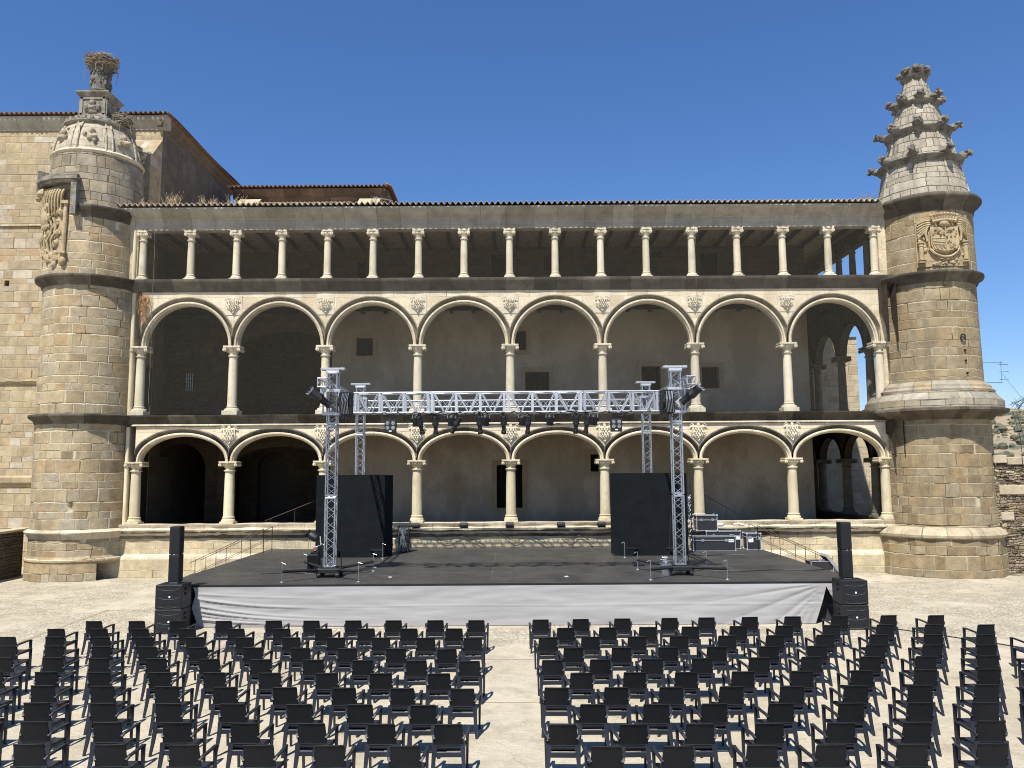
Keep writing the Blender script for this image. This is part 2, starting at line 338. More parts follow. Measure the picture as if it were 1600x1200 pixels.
def ground_mat():
    m, nt, bs = new_mat('worn_paving'); g = NT(nt)
    pos = g.n('ShaderNodeNewGeometry').outputs['Position']
    c = g.ramp(g.noise(pos, .22, 5, .6), [(.30, (.36, .32, .24)), (.45, (.42, .375, .285)), (.55, (.47, .42, .325)), (.72, (.39, .35, .265))])
    # cobbled patches: stones between cement
    vo = g.n('ShaderNodeTexVoronoi'); vo.inputs['Scale'].default_value = 6.5; vo.inputs['Randomness'].default_value = 1; g.l(pos, vo.inputs['Vector'])
    ve = g.n('ShaderNodeTexVoronoi', feature='DISTANCE_TO_EDGE'); ve.inputs['Scale'].default_value = 6.5; g.l(pos, ve.inputs['Vector'])
    sepc = g.n('ShaderNodeSeparateColor'); g.l(vo.outputs['Color'], sepc.inputs[0])
    patch = g.mapr(g.noise(pos, .33, 4), .40, .50, 0, 1, True)
    sx = g.n('ShaderNodeSeparateXYZ'); g.l(pos, sx.inputs[0])
    far = g.mapr(sx.outputs[1], 20, 24, .25, 1, True)
    patch = g.m('MULTIPLY', patch, far)
    stone = g.mix(sepc.outputs[0], (.34, .29, .205), (.54, .485, .38))
    joint = g.mapr(ve.outputs[0], .0, .07, 1, 0)
    cob = g.mix(g.m('MULTIPLY', joint, .35), stone, (.24, .20, .14))
    c = g.mix(g.m('MULTIPLY', patch, .6), c, cob)
    st = g.mapr(g.noise(pos, 1.4, 7, .7), .48, .62, 0, .55); c = g.mix(st, c, (.29, .25, .18))
    st2 = g.mapr(g.noise(pos, .5, 5, .7), .52, .62, 0, .3); c = g.mix(st2, c, (.52, .475, .38))
    # darker specks and pits
    sk = g.mapr(g.noise(pos, 12, 5, .75), .62, .72, 0, .45); c = g.mix(sk, c, (.19, .155, .11))
    cr = g.n('ShaderNodeTexVoronoi', feature='DISTANCE_TO_EDGE'); cr.inputs['Scale'].default_value = .42
    wv = g.n('ShaderNodeVectorMath', operation='ADD'); g.l(pos, wv.inputs[0])
    nz = g.n('ShaderNodeTexNoise'); nz.inputs['Scale'].default_value = 1.5; nz.inputs['Detail'].default_value = 5; g.l(pos, nz.inputs['Vector'])
    nv = g.n('ShaderNodeVectorMath', operation='SCALE'); nv.inputs[3].default_value = .8; g.l(nz.outputs['Color'], nv.inputs[0]); g.l(nv.outputs[0], wv.inputs[1])
    g.l(wv.outputs[0], cr.inputs['Vector'])
    ck = g.m('MULTIPLY', g.mapr(cr.outputs[0], 0, .010, 1, 0), g.mapr(g.noise(pos, .7, 2), .5, .62)); c = g.mix(g.m('MULTIPLY', ck, .45), c, (.22, .18, .12))
    g.l(c, bs.inputs['Base Color']); bs.inputs['Roughness'].default_value = .9; bs.inputs['Specular IOR Level'].default_value = .15
    h = g.m('ADD', g.m('MULTIPLY', g.noise(pos, 5, 8, .72), 1.0), g.m('MULTIPLY', g.m('MULTIPLY', joint, patch), -.5))
    bp = g.n('ShaderNodeBump'); bp.inputs['Strength'].default_value = .9; bp.inputs['Distance'].default_value = .05
    g.l(h, bp.inputs['Height']); g.l(bp.outputs[0], bs.inputs['Normal'])
    return m
GROUND = ground_mat()

def net_mat():
    m, nt, bs = new_mat('bird_netting'); g = NT(nt)
    uv = g.n('ShaderNodeUVMap'); uv.uv_map = 'UVMap'; sep = g.n('ShaderNodeSeparateXYZ')
    wv = g.n('ShaderNodeVectorMath', operation='ADD'); g.l(uv.outputs[0], wv.inputs[0])
    nz = g.n('ShaderNodeTexNoise'); nz.inputs['Scale'].default_value = .6; g.l(uv.outputs[0], nz.inputs['Vector'])
    nv = g.n('ShaderNodeVectorMath', operation='SCALE'); nv.inputs[3].default_value = .25; g.l(nz.outputs['Color'], nv.inputs[0]); g.l(nv.outputs[0], wv.inputs[1])
    g.l(wv.outputs[0], sep.inputs[0])
    cell, th = .036, .055
    fx = g.m('FRACT', g.m('DIVIDE', sep.outputs[0], cell)); fz = g.m('FRACT', g.m('DIVIDE', sep.outputs[1], cell))
    mask = g.m('MAXIMUM', g.m('LESS_THAN', fx, th*.75), g.m('LESS_THAN', fz, th))
    # two hanging cords
    for xx in (-16.35, 8.63):
        mask = g.m('MAXIMUM', mask, g.m('LESS_THAN', g.m('ABSOLUTE', g.m('SUBTRACT', sep.outputs[0], xx)), .006))
    bs.inputs['Base Color'].default_value = (.16, .145, .115, 1); bs.inputs['Roughness'].default_value = .9
    tr = g.n('ShaderNodeBsdfTransparent'); mx = g.n('ShaderNodeMixShader'); out = nt.nodes['Material Output']
    g.l(mask, mx.inputs[0]); g.l(tr.outputs[0], mx.inputs[1]); g.l(bs.outputs[0], mx.inputs[2]); g.l(mx.outputs[0], out.inputs[0])
    return m
NET = net_mat()

def deck_mat():
    m, nt, bs = new_mat('stage_floor'); g = NT(nt)
    uv = g.n('ShaderNodeUVMap'); uv.uv_map = 'UVMap'; sep = g.n('ShaderNodeSeparateXYZ'); g.l(uv.outputs[0], sep.inputs[0])
    pos = g.n('ShaderNodeNewGeometry').outputs['Position']
    u, v = sep.outputs[0], sep.outputs[1]
    def line(c, p, w):
        f = g.m('FRACT', g.m('DIVIDE', c, p)); d = g.m('MULTIPLY', g.m('MINIMUM', f, g.m('SUBTRACT', 1, f)), p)
        return g.m('LESS_THAN', d, w)
    ln = g.m('MAXIMUM', line(u, 2.0, .010), line(v, 1.0, .008))
    tape = g.m('MAXIMUM', line(g.m('ADD', v, .25), 3.0, .014), line(g.m('ADD', u, .7), 4.1, .010))
    tape = g.m('MULTIPLY', tape, g.mapr(g.noise(pos, 3, 4), .46, .56))
    wn = g.n('ShaderNodeTexWhiteNoise', noise_dimensions='2D'); g.l(g.vec(g.m('FLOOR', g.m('DIVIDE', u, 2)), g.m('FLOOR', v)), wn.inputs['Vector'])
    base = g.mix(wn.outputs[0], (.030, .030, .0295), (.043, .042, .040))
    base = g.mix(g.mapr(g.noise(pos, .9, 6, .7), .35, .7, 0, .8), base, (.066, .063, .057))
    sc = g.n('ShaderNodeMapping'); sc.inputs['Scale'].default_value = (1, 9, 1); g.l(pos, sc.inputs[0])
    base = g.mix(g.mapr(g.noise(sc.outputs[0], 1.2, 5, .7), .60, .68, 0, .4), base, (.13, .125, .115))
    base = g.mix(g.m('MULTIPLY', ln, .7), base, (.02, .02, .02)); base = g.mix(g.m('MULTIPLY', tape, .6), base, (.18, .18, .17))
    dots = g.mapr(g.noise(pos, 9, 2, .5), .76, .78, 0, .9); base = g.mix(dots, base, (.4, .39, .36))
    g.l(base, bs.inputs['Base Color']); g.l(g.mapr(g.noise(pos, 2, 4), .3, .7, .38, .6), bs.inputs['Roughness'])
    bs.inputs['Specular IOR Level'].default_value = .5
    bp = g.n('ShaderNodeBump'); bp.inputs['Strength'].default_value = .2; bp.inputs['Distance'].default_value = .006
    g.l(g.noise(pos, 14, 4), bp.inputs['Height']); g.l(bp.outputs[0], bs.inputs['Normal'])
    return m
DECK = deck_mat()

def cloth_mat():
    m, nt, bs = new_mat('white_drape'); g = NT(nt)
    src = g.n('ShaderNodeTexCoord').outputs['Object']; mp = g.n('ShaderNodeMapping'); mp.inputs['Scale'].default_value = (.25, 1, 2.4); g.l(src, mp.inputs[0])
    f = g.mapr(g.noise(mp.outputs[0], 1.3, 5, .6), .3, .75, 1.0, .86)
    g.l(g.mix(1, (.345, .340, .338), g.vec(f, f, f), 'MULTIPLY'), bs.inputs['Base Color']); bs.inputs['Roughness'].default_value = .85; bs.inputs['Specular IOR Level'].default_value = .1
    bp = g.n('ShaderNodeBump'); bp.inputs['Strength'].default_value = .3; bp.inputs['Distance'].default_value = .04
    g.l(g.noise(mp.outputs[0], 2.2, 4, .6), bp.inputs['Height']); g.l(bp.outputs[0], bs.inputs['Normal'])
    return m
CLOTH = cloth_mat()

def hill_mat():
    m, nt, bs = new_mat('scrub_hillside'); g = NT(nt)
    pos = g.n('ShaderNodeNewGeometry').outputs['Position']
    c = g.mix(g.mapr(g.noise(pos, .02, 6, .65), .4, .6), (.25, .20, .13), (.33, .25, .15))
    vo = g.n('ShaderNodeTexVoronoi'); vo.inputs['Scale'].default_value = .11; g.l(pos, vo.inputs['Vector'])
    b = g.m('MULTIPLY', g.mapr(vo.outputs['Distance'], .35, .5, 1, 0), g.mapr(g.noise(pos, .015, 4), .38, .5))
    c = g.mix(b, c, (.10, .11, .075)); g.l(c, bs.inputs['Base Color']); bs.inputs['Roughness'].default_value = 1
    return m
HILL = hill_mat()
# ------------------------------------------------------------------ ground, hills
mb = MB(); mb.add([(-900, -300, 0), (900, -300, 0), (900, 1500, -6), (-900, 1500, -6)], [[0, 1, 2, 3]])
# the plaza: one sheet, gently uneven
mb = MB(); NX, NY = 60, 60; vs = []
def gz(x, y):
    d = max(0, max(abs(x)-34, y-48, -y-30)); return -d*.16 if d < 60 else -9.6
xs = [-1400, -600, -200, -90, -60, -45, -38] + [-34+68*i/40 for i in range(41)] + [38, 45, 60, 90, 200, 600, 1400]
ys = [-400, -150, -60, -40, -30] + [-24+72*i/36 for i in range(37)] + [54, 62, 75, 100, 200, 500, 1800]
for y in ys:
    for x in xs: vs.append((x, y, gz(x, y)))
n = len(xs)
mb.add(vs, [[j*n+i, j*n+i+1, (j+1)*n+i+1, (j+1)*n+i] for j in range(len(ys)-1) for i in range(n-1)])
tag(mb.build('ground', GROUND, smooth=60), kind='structure')
mb = MB()
for (a, b) in (((-14.6, 19.0), (-13.62, 22.7)), ((-13.62, 22.7), (-13.78, 27.95)), ((-13.78, 27.95), (-10.7, 27.95))):
    a = Vector((*a, .004)); b = Vector((*b, .004)); d = (b-a).normalized(); nn = Vector((-d.y, d.x, 0))*.055
    mb.add([a-nn, b-nn, b+nn, a+nn], [[0, 1, 2, 3]])
for yy, x0, x1 in ((20.36, -1.2, .9), (16.67, -1.4, 1.1)):
    mb.add([(x0, yy, .004), (x1, yy, .004), (x1, yy+.03, .004), (x0, yy+.03, .004)], [[0, 1, 2, 3]])
tag(mb.build('paving_joint', rough_mat('joint_dirt', (.24, .20, .14), (.32, .28, .20), 4, 30, bump=0)), kind='structure')

mb = MB(); vs = []; NA, NR = 120, 14
for j in range(NR+1):
    rr = 260 + 900*(j/NR)**1.2
    for i in range(NA+1):
        a = R(-75+150*i/NA); x = rr*sin(a); y = rr*cos(a)
        t = min(1, j/NR*1.6); h = -9.7 + (68+26*noise.noise((x*.004, y*.004, 1))+14*noise.noise((x*.012, y*.012, 4)))*(t**1.1)*(.92+.08*sin(a*3))
        vs.append((x, y, h))
n = NA+1
mb.add(vs, [[j*n+i, (j+1)*n+i, (j+1)*n+i+1, j*n+i+1] for j in range(NR) for i in range(NA)])
tag(mb.build('hills', HILL, smooth=80), kind='structure')
# scrub on the hillside beyond the right tower
SHRUB = rough_mat('hill_scrub', (.075, .08, .055), (.15, .15, .10), .12, 1, bump=0)
mb = MB(); rs = random.Random(5)
def hz(x, y):
    rr = math.hypot(x, y); a = math.atan2(x, y); j = ((max(rr-260, 0)/900)**(1/1.2))*NR; t = min(1, j/NR*1.6)
    return -9.7 + (68+26*noise.noise((x*.004, y*.004, 1))+14*noise.noise((x*.012, y*.012, 4)))*(t**1.1)*(.92+.08*sin(a*3))
for i in range(900):
    a = R(rs.uniform(28, 38)); rr = rs.uniform(300, 900); x = rr*sin(a); y = rr*cos(a); z = hz(x, y); s_ = min(3.2, .45+rs.expovariate(1.3))
    vs = []; k = 7
    for q in range(k):
        for zz, f in ((0, .9), (.55, 1), (1.1, .55)):
            t = 2*pi*q/k; rj = s_*f*rs.uniform(.7, 1.2); vs.append((x+cos(t)*rj, y+sin(t)*rj, z+zz*s_))
    vs.append((x, y, z+1.3*s_))
    fs = [[q*3+u, ((q+1) % k)*3+u, ((q+1) % k)*3+u+1, q*3+u+1] for q in range(k) for u in range(2)] + [[q*3+2, ((q+1) % k)*3+2, 3*k] for q in range(k)]
    mb.add(vs, fs)
tag(mb.build('hillside_scrub', SHRUB), 'dark green scrub dotted over the far dry hillside', 'scrub', kind='stuff')

# ------------------------------------------------------------------ arcade building
F = 36.6; T = .45; X0 = -17.13; BAY = 4.263; NB = 8
gal = empty('arcaded_gallery', (0, F, 0), 'long pale stone gallery of three storeys, two of round and basket arches under a colonnade', 'building')
def bxs(k): return X0+BAY*k

def holed_wall(mb, x0, x1, z0, z1, Y, holes, depth=.35, back=None):
    """wall in the xz plane at Y with rectangular holes (x0,x1,z0,z1) and their reveals"""
    xs = sorted({x0, x1} | {h[0] for h in holes} | {h[1] for h in holes}); zs = sorted({z0, z1} | {h[2] for h in holes} | {h[3] for h in holes})
    for i in range(len(xs)-1):
        for j in range(len(zs)-1):
            cx, cz = (xs[i]+xs[i+1])/2, (zs[j]+zs[j+1])/2
            if any(h[0] < cx < h[1] and h[2] < cz < h[3] for h in holes): continue
            mb.add([(xs[i], Y, zs[j]), (xs[i+1], Y, zs[j]), (xs[i+1], Y, zs[j+1]), (xs[i], Y, zs[j+1])], [[0, 1, 2, 3]])
    for a, b, c, d in holes:
        mb.add([(a, Y, c), (b, Y, c), (b, Y, d), (a, Y, d), (a, Y+depth, c), (b, Y+depth, c), (b, Y+depth, d), (a, Y+depth, d)], [[0, 4, 5, 1], [1, 5, 6, 2], [2, 6, 7, 3], [3, 7, 4, 0]])

def arch_pts(cx, a, zs, b, off, n=28, half=None):
    out = []
    for i in range(n+1):
        t = pi*i/n; x = a*cos(pi-t); z = b*sin(pi-t)
        nx, nz = cos(pi-t)/a, sin(pi-t)/b; L = math.hypot(nx, nz); nx /= L; nz /= L
        px_, pz = x+nx*off, z+nz*off
        if half is not None: px_ = max(-half, min(half, px_))
        out.append((cx+px_, zs+max(0, pz)))
    return out
HOOD = [(.38, 0), (.37, -.055), (.325, -.055), (.318, .0), (.295, .06), (.25, .13), (.20, .17), (.165, .185), (.16, .03)]
INTR = [(.16, .03), (.125, -.012), (.075, -.008), (.05, .02), (.04, .07), (0, .09), (0, T), (.37, T)]
def arch_ring(mb, cx, a, zs, b, Y, half, prof=None, T=T, n=28):
    prof = prof or [(.37, 0), (.36, -.045), (.315, -.045), (.31, .0), (.27, .035), (.20, .11), (.165, .13), (.16, .03), (.12, -.005), (.07, .005), (.045, .035), (.04, .07), (0, .09), (0, T), (.37, T)]
    loops = [[(x, Y+d, z) for x, z in arch_pts(cx, a, zs, b, off, n, half)] for off, d in prof]
    base = arch_pts(cx, a, zs, b, 0, n); L = [0]
    for i in range(1, n+1): L.append(L[-1]+math.dist(base[i], base[i-1]))
    vs = [p for lp in loops for p in lp]; m = n+1; D = 0; uvs = []
    for k, (off, d) in enumerate(prof):
        if k: D += math.dist(prof[k], prof[k-1])
        uvs += [(L[i]+cx*3.3, D) for i in range(m)]
    mb.add(vs, [[k*m+i, (k+1)*m+i, (k+1)*m+i+1, k*m+i+1] for k in range(len(prof)-1) for i in range(n)], uvs)
def spandrel(mb, cx, a, zs, b, Y, half, ztop, off=.34, n=28, flip=False):
    pts = [p for p in arch_pts(cx, a, zs, b, off, n)]
    P = []
    for i, (x, z) in enumerate(pts):
        if abs(x-cx) > half: continue
        P.append((x, z))
    # cut exactly at the bay edges
    def at_edge(sx):
        for i in range(n):
            (xa, za), (xb, zb) = pts[i], pts[i+1]
            e = cx+sx*half
            if (xa-e)*(xb-e) <= 0 and xa != xb: return (e, za+(zb-za)*(e-xa)/(xb-xa))
        return None
    l, r = at_edge(-1), at_edge(1)
    if l: P = [l]+P
    else: P = [(cx-half, zs)]+[(pts[0][0], zs)]+P
    if r: P = P+[r]
    else: P = P+[(pts[-1][0], zs)]+[(cx+half, zs)]
    vs = []
    for x, z in P: vs += [(x, Y, z), (x, Y, ztop)]
    fs = [[2*i, 2*i+2, 2*i+3, 2*i+1] for i in range(len(P)-1) if P[i+1][0]-P[i][0] > 1e-5]
    if flip: fs = [f[::-1] for f in fs]
    mb.add(vs, fs)

LEDGESHADE = masonry('ledge_shade_stone', [(.10, .085, .06), (.20, .17, .12), (.065, .055, .042), (.14, .12, .085)], (.05, .042, .033), rh=40., bw=1.1, mw=.012, vary=.3, warp=.01, stain=.7, stainc=(.04, .035, .03), bump=.7, mott=.5)  # weathered tone blackened to imitate the shadow below the ledge
# base wall and its ledges
mb = MB(); mb.extrude([(F, -1), (F-.16, -1), (F-.16, .80), (F-.13, .90), (F, 1.02), (F, 1.80), (F+.5, 1.80), (F+.5, -1)], -19.2, 17.6)
for i, s in enumerate(mb.uv): mb.uv[i] = s
mb2 = MB()
for f_, y0, z0, z1 in ((0, F-.16, -.5, .80), (0, F, 1.0, 1.80)):
    mb2.add([(-19.2, y0-.003, z0), (17.6, y0-.003, z0), (17.6, y0-.003, z1), (-19.2, y0-.003, z1)], [[0, 1, 2, 3]])
mb.build('base_wall', SILL, gal); mb2.build('base_stonework', BASEW, gal)
mb = MB()
mb.extrude([(F+.5, 1.78), (F-.04, 1.78), (F-.10, 1.86), (F-.12, 1.95), (F-.26, 2.02), (F-.27, 2.09), (F-.14, 2.12), (F-.12, 2.17), (F-.17, 2.25), (F-.18, 2.33), (F+.5, 2.33)], -18.6, 17.4, step=.35, jit=.05)
mb.build('parapet_ledge', SILL, gal, smooth=50)
mb = MB(); mb.extrude([(F-.02, 1.70), (F-.05, 1.72), (F-.085, 1.84), (F-.10, 1.93), (F-.235, 2.005), (F-.20, 2.03), (F-.02, 2.03)], -18.0, 17.3, step=.3, jit=.03); mb.build('ledge_shade_strip', LEDGESHADE, gal, smooth=50)  # added dark strip, its colour stands in for the ledge's shadow

HOODU = masonry('hood_stone', [(.28, .245, .18), (.34, .30, .225), (.24, .21, .155)], (.11, .09, .065), rh=40., bw=.62, mw=.012, vary=.3, warp=.004, stain=.4, stainc=(.13, .12, .10), bump=.3, mott=.35)  # grey patina, deepened to paint in shade along the hollow moulding
HOODL = masonry('patina_shade_hood_stone', [(.22, .195, .15), (.32, .28, .21), (.16, .145, .115)], (.08, .07, .055), rh=40., bw=.62, mw=.012, vary=.3, warp=.004, stain=.8, stainc=(.06, .055, .045), bump=.3, mott=.5)  # dark patina of the lower arches, with the hollow's shade painted in
# two arcades
LOW = dict(a=1.94, zs=5.13, b=1.15, ztop=6.74); UP = dict(a=1.92, zs=10.42, b=1.93, ztop=12.98)
for nm, q, wm in (('lower', LOW, CREAM), ('upper', UP, CREAM)):
    w = MB()
    for k in range(NB):
        cx = X0+BAY*(k+.5)
        spandrel(w, cx, q['a'], q['zs'], q['b'], F, BAY/2, q['ztop'])
        spandrel(w, cx, q['a'], q['zs'], q['b'], F+T, BAY/2, q['ztop'], off=0, flip=True)
        am = MB(); arch_ring(am, cx, q['a'], q['zs'], q['b'], F, BAY/2, INTR)
        am = am.build('arch_moulding', TRIM, gal, smooth=35)
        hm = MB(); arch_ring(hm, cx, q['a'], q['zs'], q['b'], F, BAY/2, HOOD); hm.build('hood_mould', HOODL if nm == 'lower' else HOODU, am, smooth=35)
    w.build('arcade_wall', wm, gal)
# end piers
PIERM = masonry('pier_stone', [(.56, .47, .32), (.62, .53, .38), (.50, .41, .265)], (.62, .54, .39), rh=.55, bw=.7, mw=.012, stain=.3, bump=.35)
xe = X0+BAY*NB
for bb in ((-18.9, X0-.26, F+.02, F+T+.2, 2.33, 6.72), (-18.9, X0-.26, F+.02, F+T+.2, 7.2, 12.95), (-18.9, X0-.30, F+.02, F+T+.2, 13.5, 15.9), (xe-.02, 18.4, F+.01, F+T+.1, 5.13, 6.72), (xe+.12, 18.4, F+.01, F+T+.1, 2.33, 5.128),
           (xe-.02, 18.2, F+.01, F+T+.1, 10.42, 12.95), (xe+.12, 18.2, F+.01, F+T+.1, 7.22, 10.418), (xe+.16, 18.2, F+.01, F+T+.1, 13.5, 15.9)):
    mb = MB(); mb.bx(*bb); mb.build('end_pier', PIERM, gal)
mb = MB()  # slim rib next to the left tower
mb.tube((X0-.34, F-.02, 2.33), (X0-.34, F-.02, 6.7), .09, n=10); mb.tube((X0-.34, F-.02, 7.25), (X0-.34, F-.02, 12.9), .09, n=10); mb.tube((X0-.42, F-.02, 13.5), (X0-.42, F-.02, 15.9), .08, n=10)
mb.build('corner_rib', COLW, gal, smooth=40)

# cornices
mb = MB(); mb.extrude([(F+.5, 6.72), (F-.03, 6.72), (F-.075, 6.745), (F-.085, 6.78), (F-.07, 6.81), (F-.02, 6.825), (F-.03, 6.95), (F-.06, 7.0), (F-.20, 7.10), (F-.25, 7.14), (F-.27, 7.23), (F+.5, 7.23)], -18.4, 18.2, step=.4, jit=.03)
mb.build('lower_cornice', DARKTRIM, gal, smooth=45)
mb = MB(); mb.extrude([(F-.03, 6.738), (F-.09, 6.745), (F-.10, 6.78), (F-.085, 6.815), (F-.02, 6.829)], X0-.2, X0+BAY*8+.5, step=.5, jit=.012)
mb.build('cornice_bead', SILL, gal, smooth=60)
mb = MB(); mb.extrude([(F+.5, 12.95), (F-.04, 12.95), (F-.06, 13.02), (F-.13, 13.16), (F-.15, 13.22), (F-.27, 13.30), (F-.32, 13.40), (F-.33, 13.5), (F+.5, 13.5)], -18.4, 18.4, step=.4, jit=.02)
mb.build('middle_cornice', DARKTRIM, gal, smooth=40)
mb = MB(); mb.extrude([(F+.45, 15.9), (F-.02, 15.9), (F-.02, 16.08), (F-.05, 16.10), (F-.05, 16.34), (F+.45, 16.34)], -18.6, 18.0)
mb.build('stone_beam', EAVEST, gal)
mb = MB(); mb.extrude([(F+.45, 16.34), (F-.08, 16.34), (F-.10, 16.40), (F-.16, 16.42), (F-.34, 16.56), (F-.50, 16.78), (F-.50, 16.84), (F+.45, 16.84)], -18.6, 18.2)
mb.build('eave_cornice', EAVEST, gal, smooth=30)

# roof of barrel tiles: corrugated sheets with open tile ends at the eave
def tiled_roof(x0, x1, y0, y1, z0, z1, per=.26, amp=.07, rows=16, jit=.02, seed=1):
    mb = MB(); rs = random.Random(seed); nx = int((x1-x0)/per)*8; vs = []
    js = [rs.uniform(-jit, jit) for _ in range(nx//8+2)]
    for j in range(rows*2):
        q = j//2; e = j % 2
        t = (q+e)/rows; yy = y0+(y1-y0)*t; zz = z0+(z1-z0)*t + (0 if e else .035)
        for i in range(nx+1):
            x = x0+(x1-x0)*i/nx; ph = 2*pi*i/8; k = i//8
            vs.append((x, yy + (js[k]*1.2 if q == 0 and not e else 0), zz+amp*sin(ph)+js[k]*.5))
    m = nx+1
    fs = [[j*m+i, j*m+i+1, (j+1)*m+i+1, (j+1)*m+i] for j in range(rows*2-1) for i in range(nx)]
    mb.add(vs, fs)
    # thickness at the eave: underside strip
    base = [(v[0], v[1]+.004, v[2]-.028) for v in vs[:m]]; base2 = [(v[0], v[1]+.5, v[2]-.028+.5*(z1-z0)/(y1-y0)) for v in vs[:m]]
    mb.add(vs[:m]+base+base2, [[i, m+i, m+i+1, i+1] for i in range(nx)]+[[m+i, 2*m+i, 2*m+i+1, m+i+1] for i in range(nx)])
    return mb
tiled_roof(-18.2, 17.15, F-.62, 44, 16.93, 18.6).build('tiled_roof', TILE, gal)
mb = MB(); mb.add([(-18.2, 44, 18.55), (17.15, 44, 18.55), (17.15, 58, 18.3), (-18.2, 58, 18.3)], [[0, 1, 2, 3]])
mb.bx(-18.3, 17.05, F+.3, 57, 16.35, 16.5); mb.build('roof_deck', TILE, gal)

# columns: shaft with a base and a capital as sub-parts; one of each kind, then copies
def column_kind(h, r, wcap, hcap, pedestal, mat, wbase):
    c = MB(); zb = pedestal+.22
    c.lathe([(r*1.03, zb-.02), (r*1.02, zb+.3), (r*.97, h*.6), (r*.90, h-hcap-.14)], n=20)
    sh = c.build('column', mat, None, smooth=40, local=True)
    b = MB()
    b.box((0, 0, pedestal/2), (wbase, wbase, pedestal), None, .012)
    b.lathe([(wbase*.5, pedestal), (wbase*.50, pedestal+.04), (wbase*.47, pedestal+.09), (r*1.15, pedestal+.13), (r*1.12, pedestal+.15), (r*1.22, pedestal+.175), (r*1.22, pedestal+.20), (r*1.02, pedestal+.225)], n=20)
    b.build('column_base', mat, sh, smooth=40, local=True)
    k = MB(); zc = h-hcap
    k.lathe([(r*.9, zc-.16), (r*1.16, zc-.14), (r*1.18, zc-.10), (r*.92, zc-.08), (r*.92, zc), (r*1.0, zc+.02), (r*1.25, zc+hcap*.35), (r*1.35, zc+hcap*.5), (r*1.2, zc+hcap*.72)], n=20)
    k.box((0, 0, h-hcap*.13), (wcap, wcap*.82, hcap*.26), None, .01)
    k.box((0, 0, h-hcap*.36), (wcap*.84, wcap*.7, hcap*.2), None, .01)
    vr = hcap*.24
    for sx in (-1, 1):
        k.tube((sx*(wcap*.5-vr*.8), -wcap*.42, h-hcap*.52), (sx*(wcap*.5-vr*.8), wcap*.42, h-hcap*.52), vr, n=12)
        k.tube((sx*(wcap*.5-vr*.8), -wcap*.455, h-hcap*.52), (sx*(wcap*.5-vr*.8), wcap*.455, h-hcap*.52), vr*.38, n=8)
    for q in range(5): k.tube(((q-2)*r*.42, -r*1.1, h-hcap*.55), ((q-2)*r*.42, -r*1.28, h-hcap*.62), r*.14, n=6)
    k.tube((0, -wcap*.40, h-hcap*.15), (0, -wcap*.47, h-hcap*.15), .055, n=6)
    k.build('capital', mat, sh, smooth=35, local=True)
    return sh
lowc = column_kind(5.13-2.33, .225, .82, .30, .10, COLW, .62)
upc = column_kind(10.42-7.23, .205, .78, .34, .20, COLM, .70)
topc = column_kind(15.9-13.5, .165, .54, .34, .10, COLM, .52)
def place_cols(src, xs, z):
    for i, x in enumerate(xs):
        o = src if i == 0 else dup(src)
        o.parent = gal; o.location = (x, T/2-.03, z)
inner = [bxs(k) for k in range(1, NB)]
place_cols(lowc, inner+[X0, X0+BAY*8-.02], 2.33)
place_cols(upc, inner+[X0, X0+BAY*8-.02], 7.23)
place_cols(topc, [X0+BAY*.5*k for k in range(1, 16)]+[X0-.12, X0+BAY*8+.02], 13.5)

# carved shields in the spandrels
def shield_mb(w, h, mb=None, seed=0):
    mb = mb or MB(); rs = random.Random(seed)
    out = [(-.42, .36), (.42, .36), (.44, -.05), (.36, -.28), (.18, -.42), (0, -.5), (-.18, -.42), (-.36, -.28), (-.44, -.05)]
    n = len(out)
    for s_, d0, d1 in ((1, 0, -.085), (.84, -.085, -.11)):
        vs = [(x*w*s_, d0, z*h*s_) for x, z in out]+[(x*w*s_*.97, d1, z*h*s_*.97) for x, z in out]
        mb.add(vs, [[i, (i+1) % n, n+(i+1) % n, n+i] for i in range(n)]+[[n+i for i in range(n)]])
    for sx in (-1, 1):
        mb.add([(sx*w*.30, -.03, h*.5), (sx*w*.62, -.09, h*.30), (sx*w*.58, -.03, h*.18), (sx*w*.30, -.10, h*.36)], [[0, 1, 2, 3][::sx]])
        mb.path([(sx*w*.30, -.03, h*.50), (sx*w*.46, -.09, h*.47), (sx*w*.60, -.08, h*.36), (sx*w*.52, -.05, h*.28)], .02, 5)
        mb.path([(sx*w*.44, -.03, -h*.02), (sx*w*.54, -.08, -h*.10), (sx*w*.44, -.07, -h*.2), (sx*w*.34, -.03, -h*.3)], .018, 5)
    for j, (n_, z_) in enumerate(((4, .24), (3, .10), (4, -.04), (3, -.18), (2, -.31))):
        for i in range(n_):
            x = (i-(n_-1)/2)*(.19 if j < 3 else .17)*w+rs.uniform(-.02, .02)*w; rr = rs.uniform(.045, .075)*w; q = Vector((x, -.10, z_*h+rs.uniform(-.02, .02)*h)); vs = []
            for a in range(3):
                for b in range(7):
                    t = 2*pi*b/7; k = (1, .8, .3)[a]*rr*rs.uniform(.75, 1.25); vs.append(q+Vector((cos(t)*k, -(0, .055, .085)[a], sin(t)*k*rs.uniform(.8, 1.2))))
            mb.add(vs, [[a*7+b, a*7+(b+1) % 7, (a+1)*7+(b+1) % 7, (a+1)*7+b] for a in range(2) for b in range(7)]+[[14+b for b in range(7)]])
    mb.path([(-.1*w, -.04, -.46*h), (0, -.09, -.58*h), (.1*w, -.04, -.46*h)], .035, 5)
    mb.tube((0, -.02, h*.42), (0, -.10, h*.42), .07, n=7)
    return mb
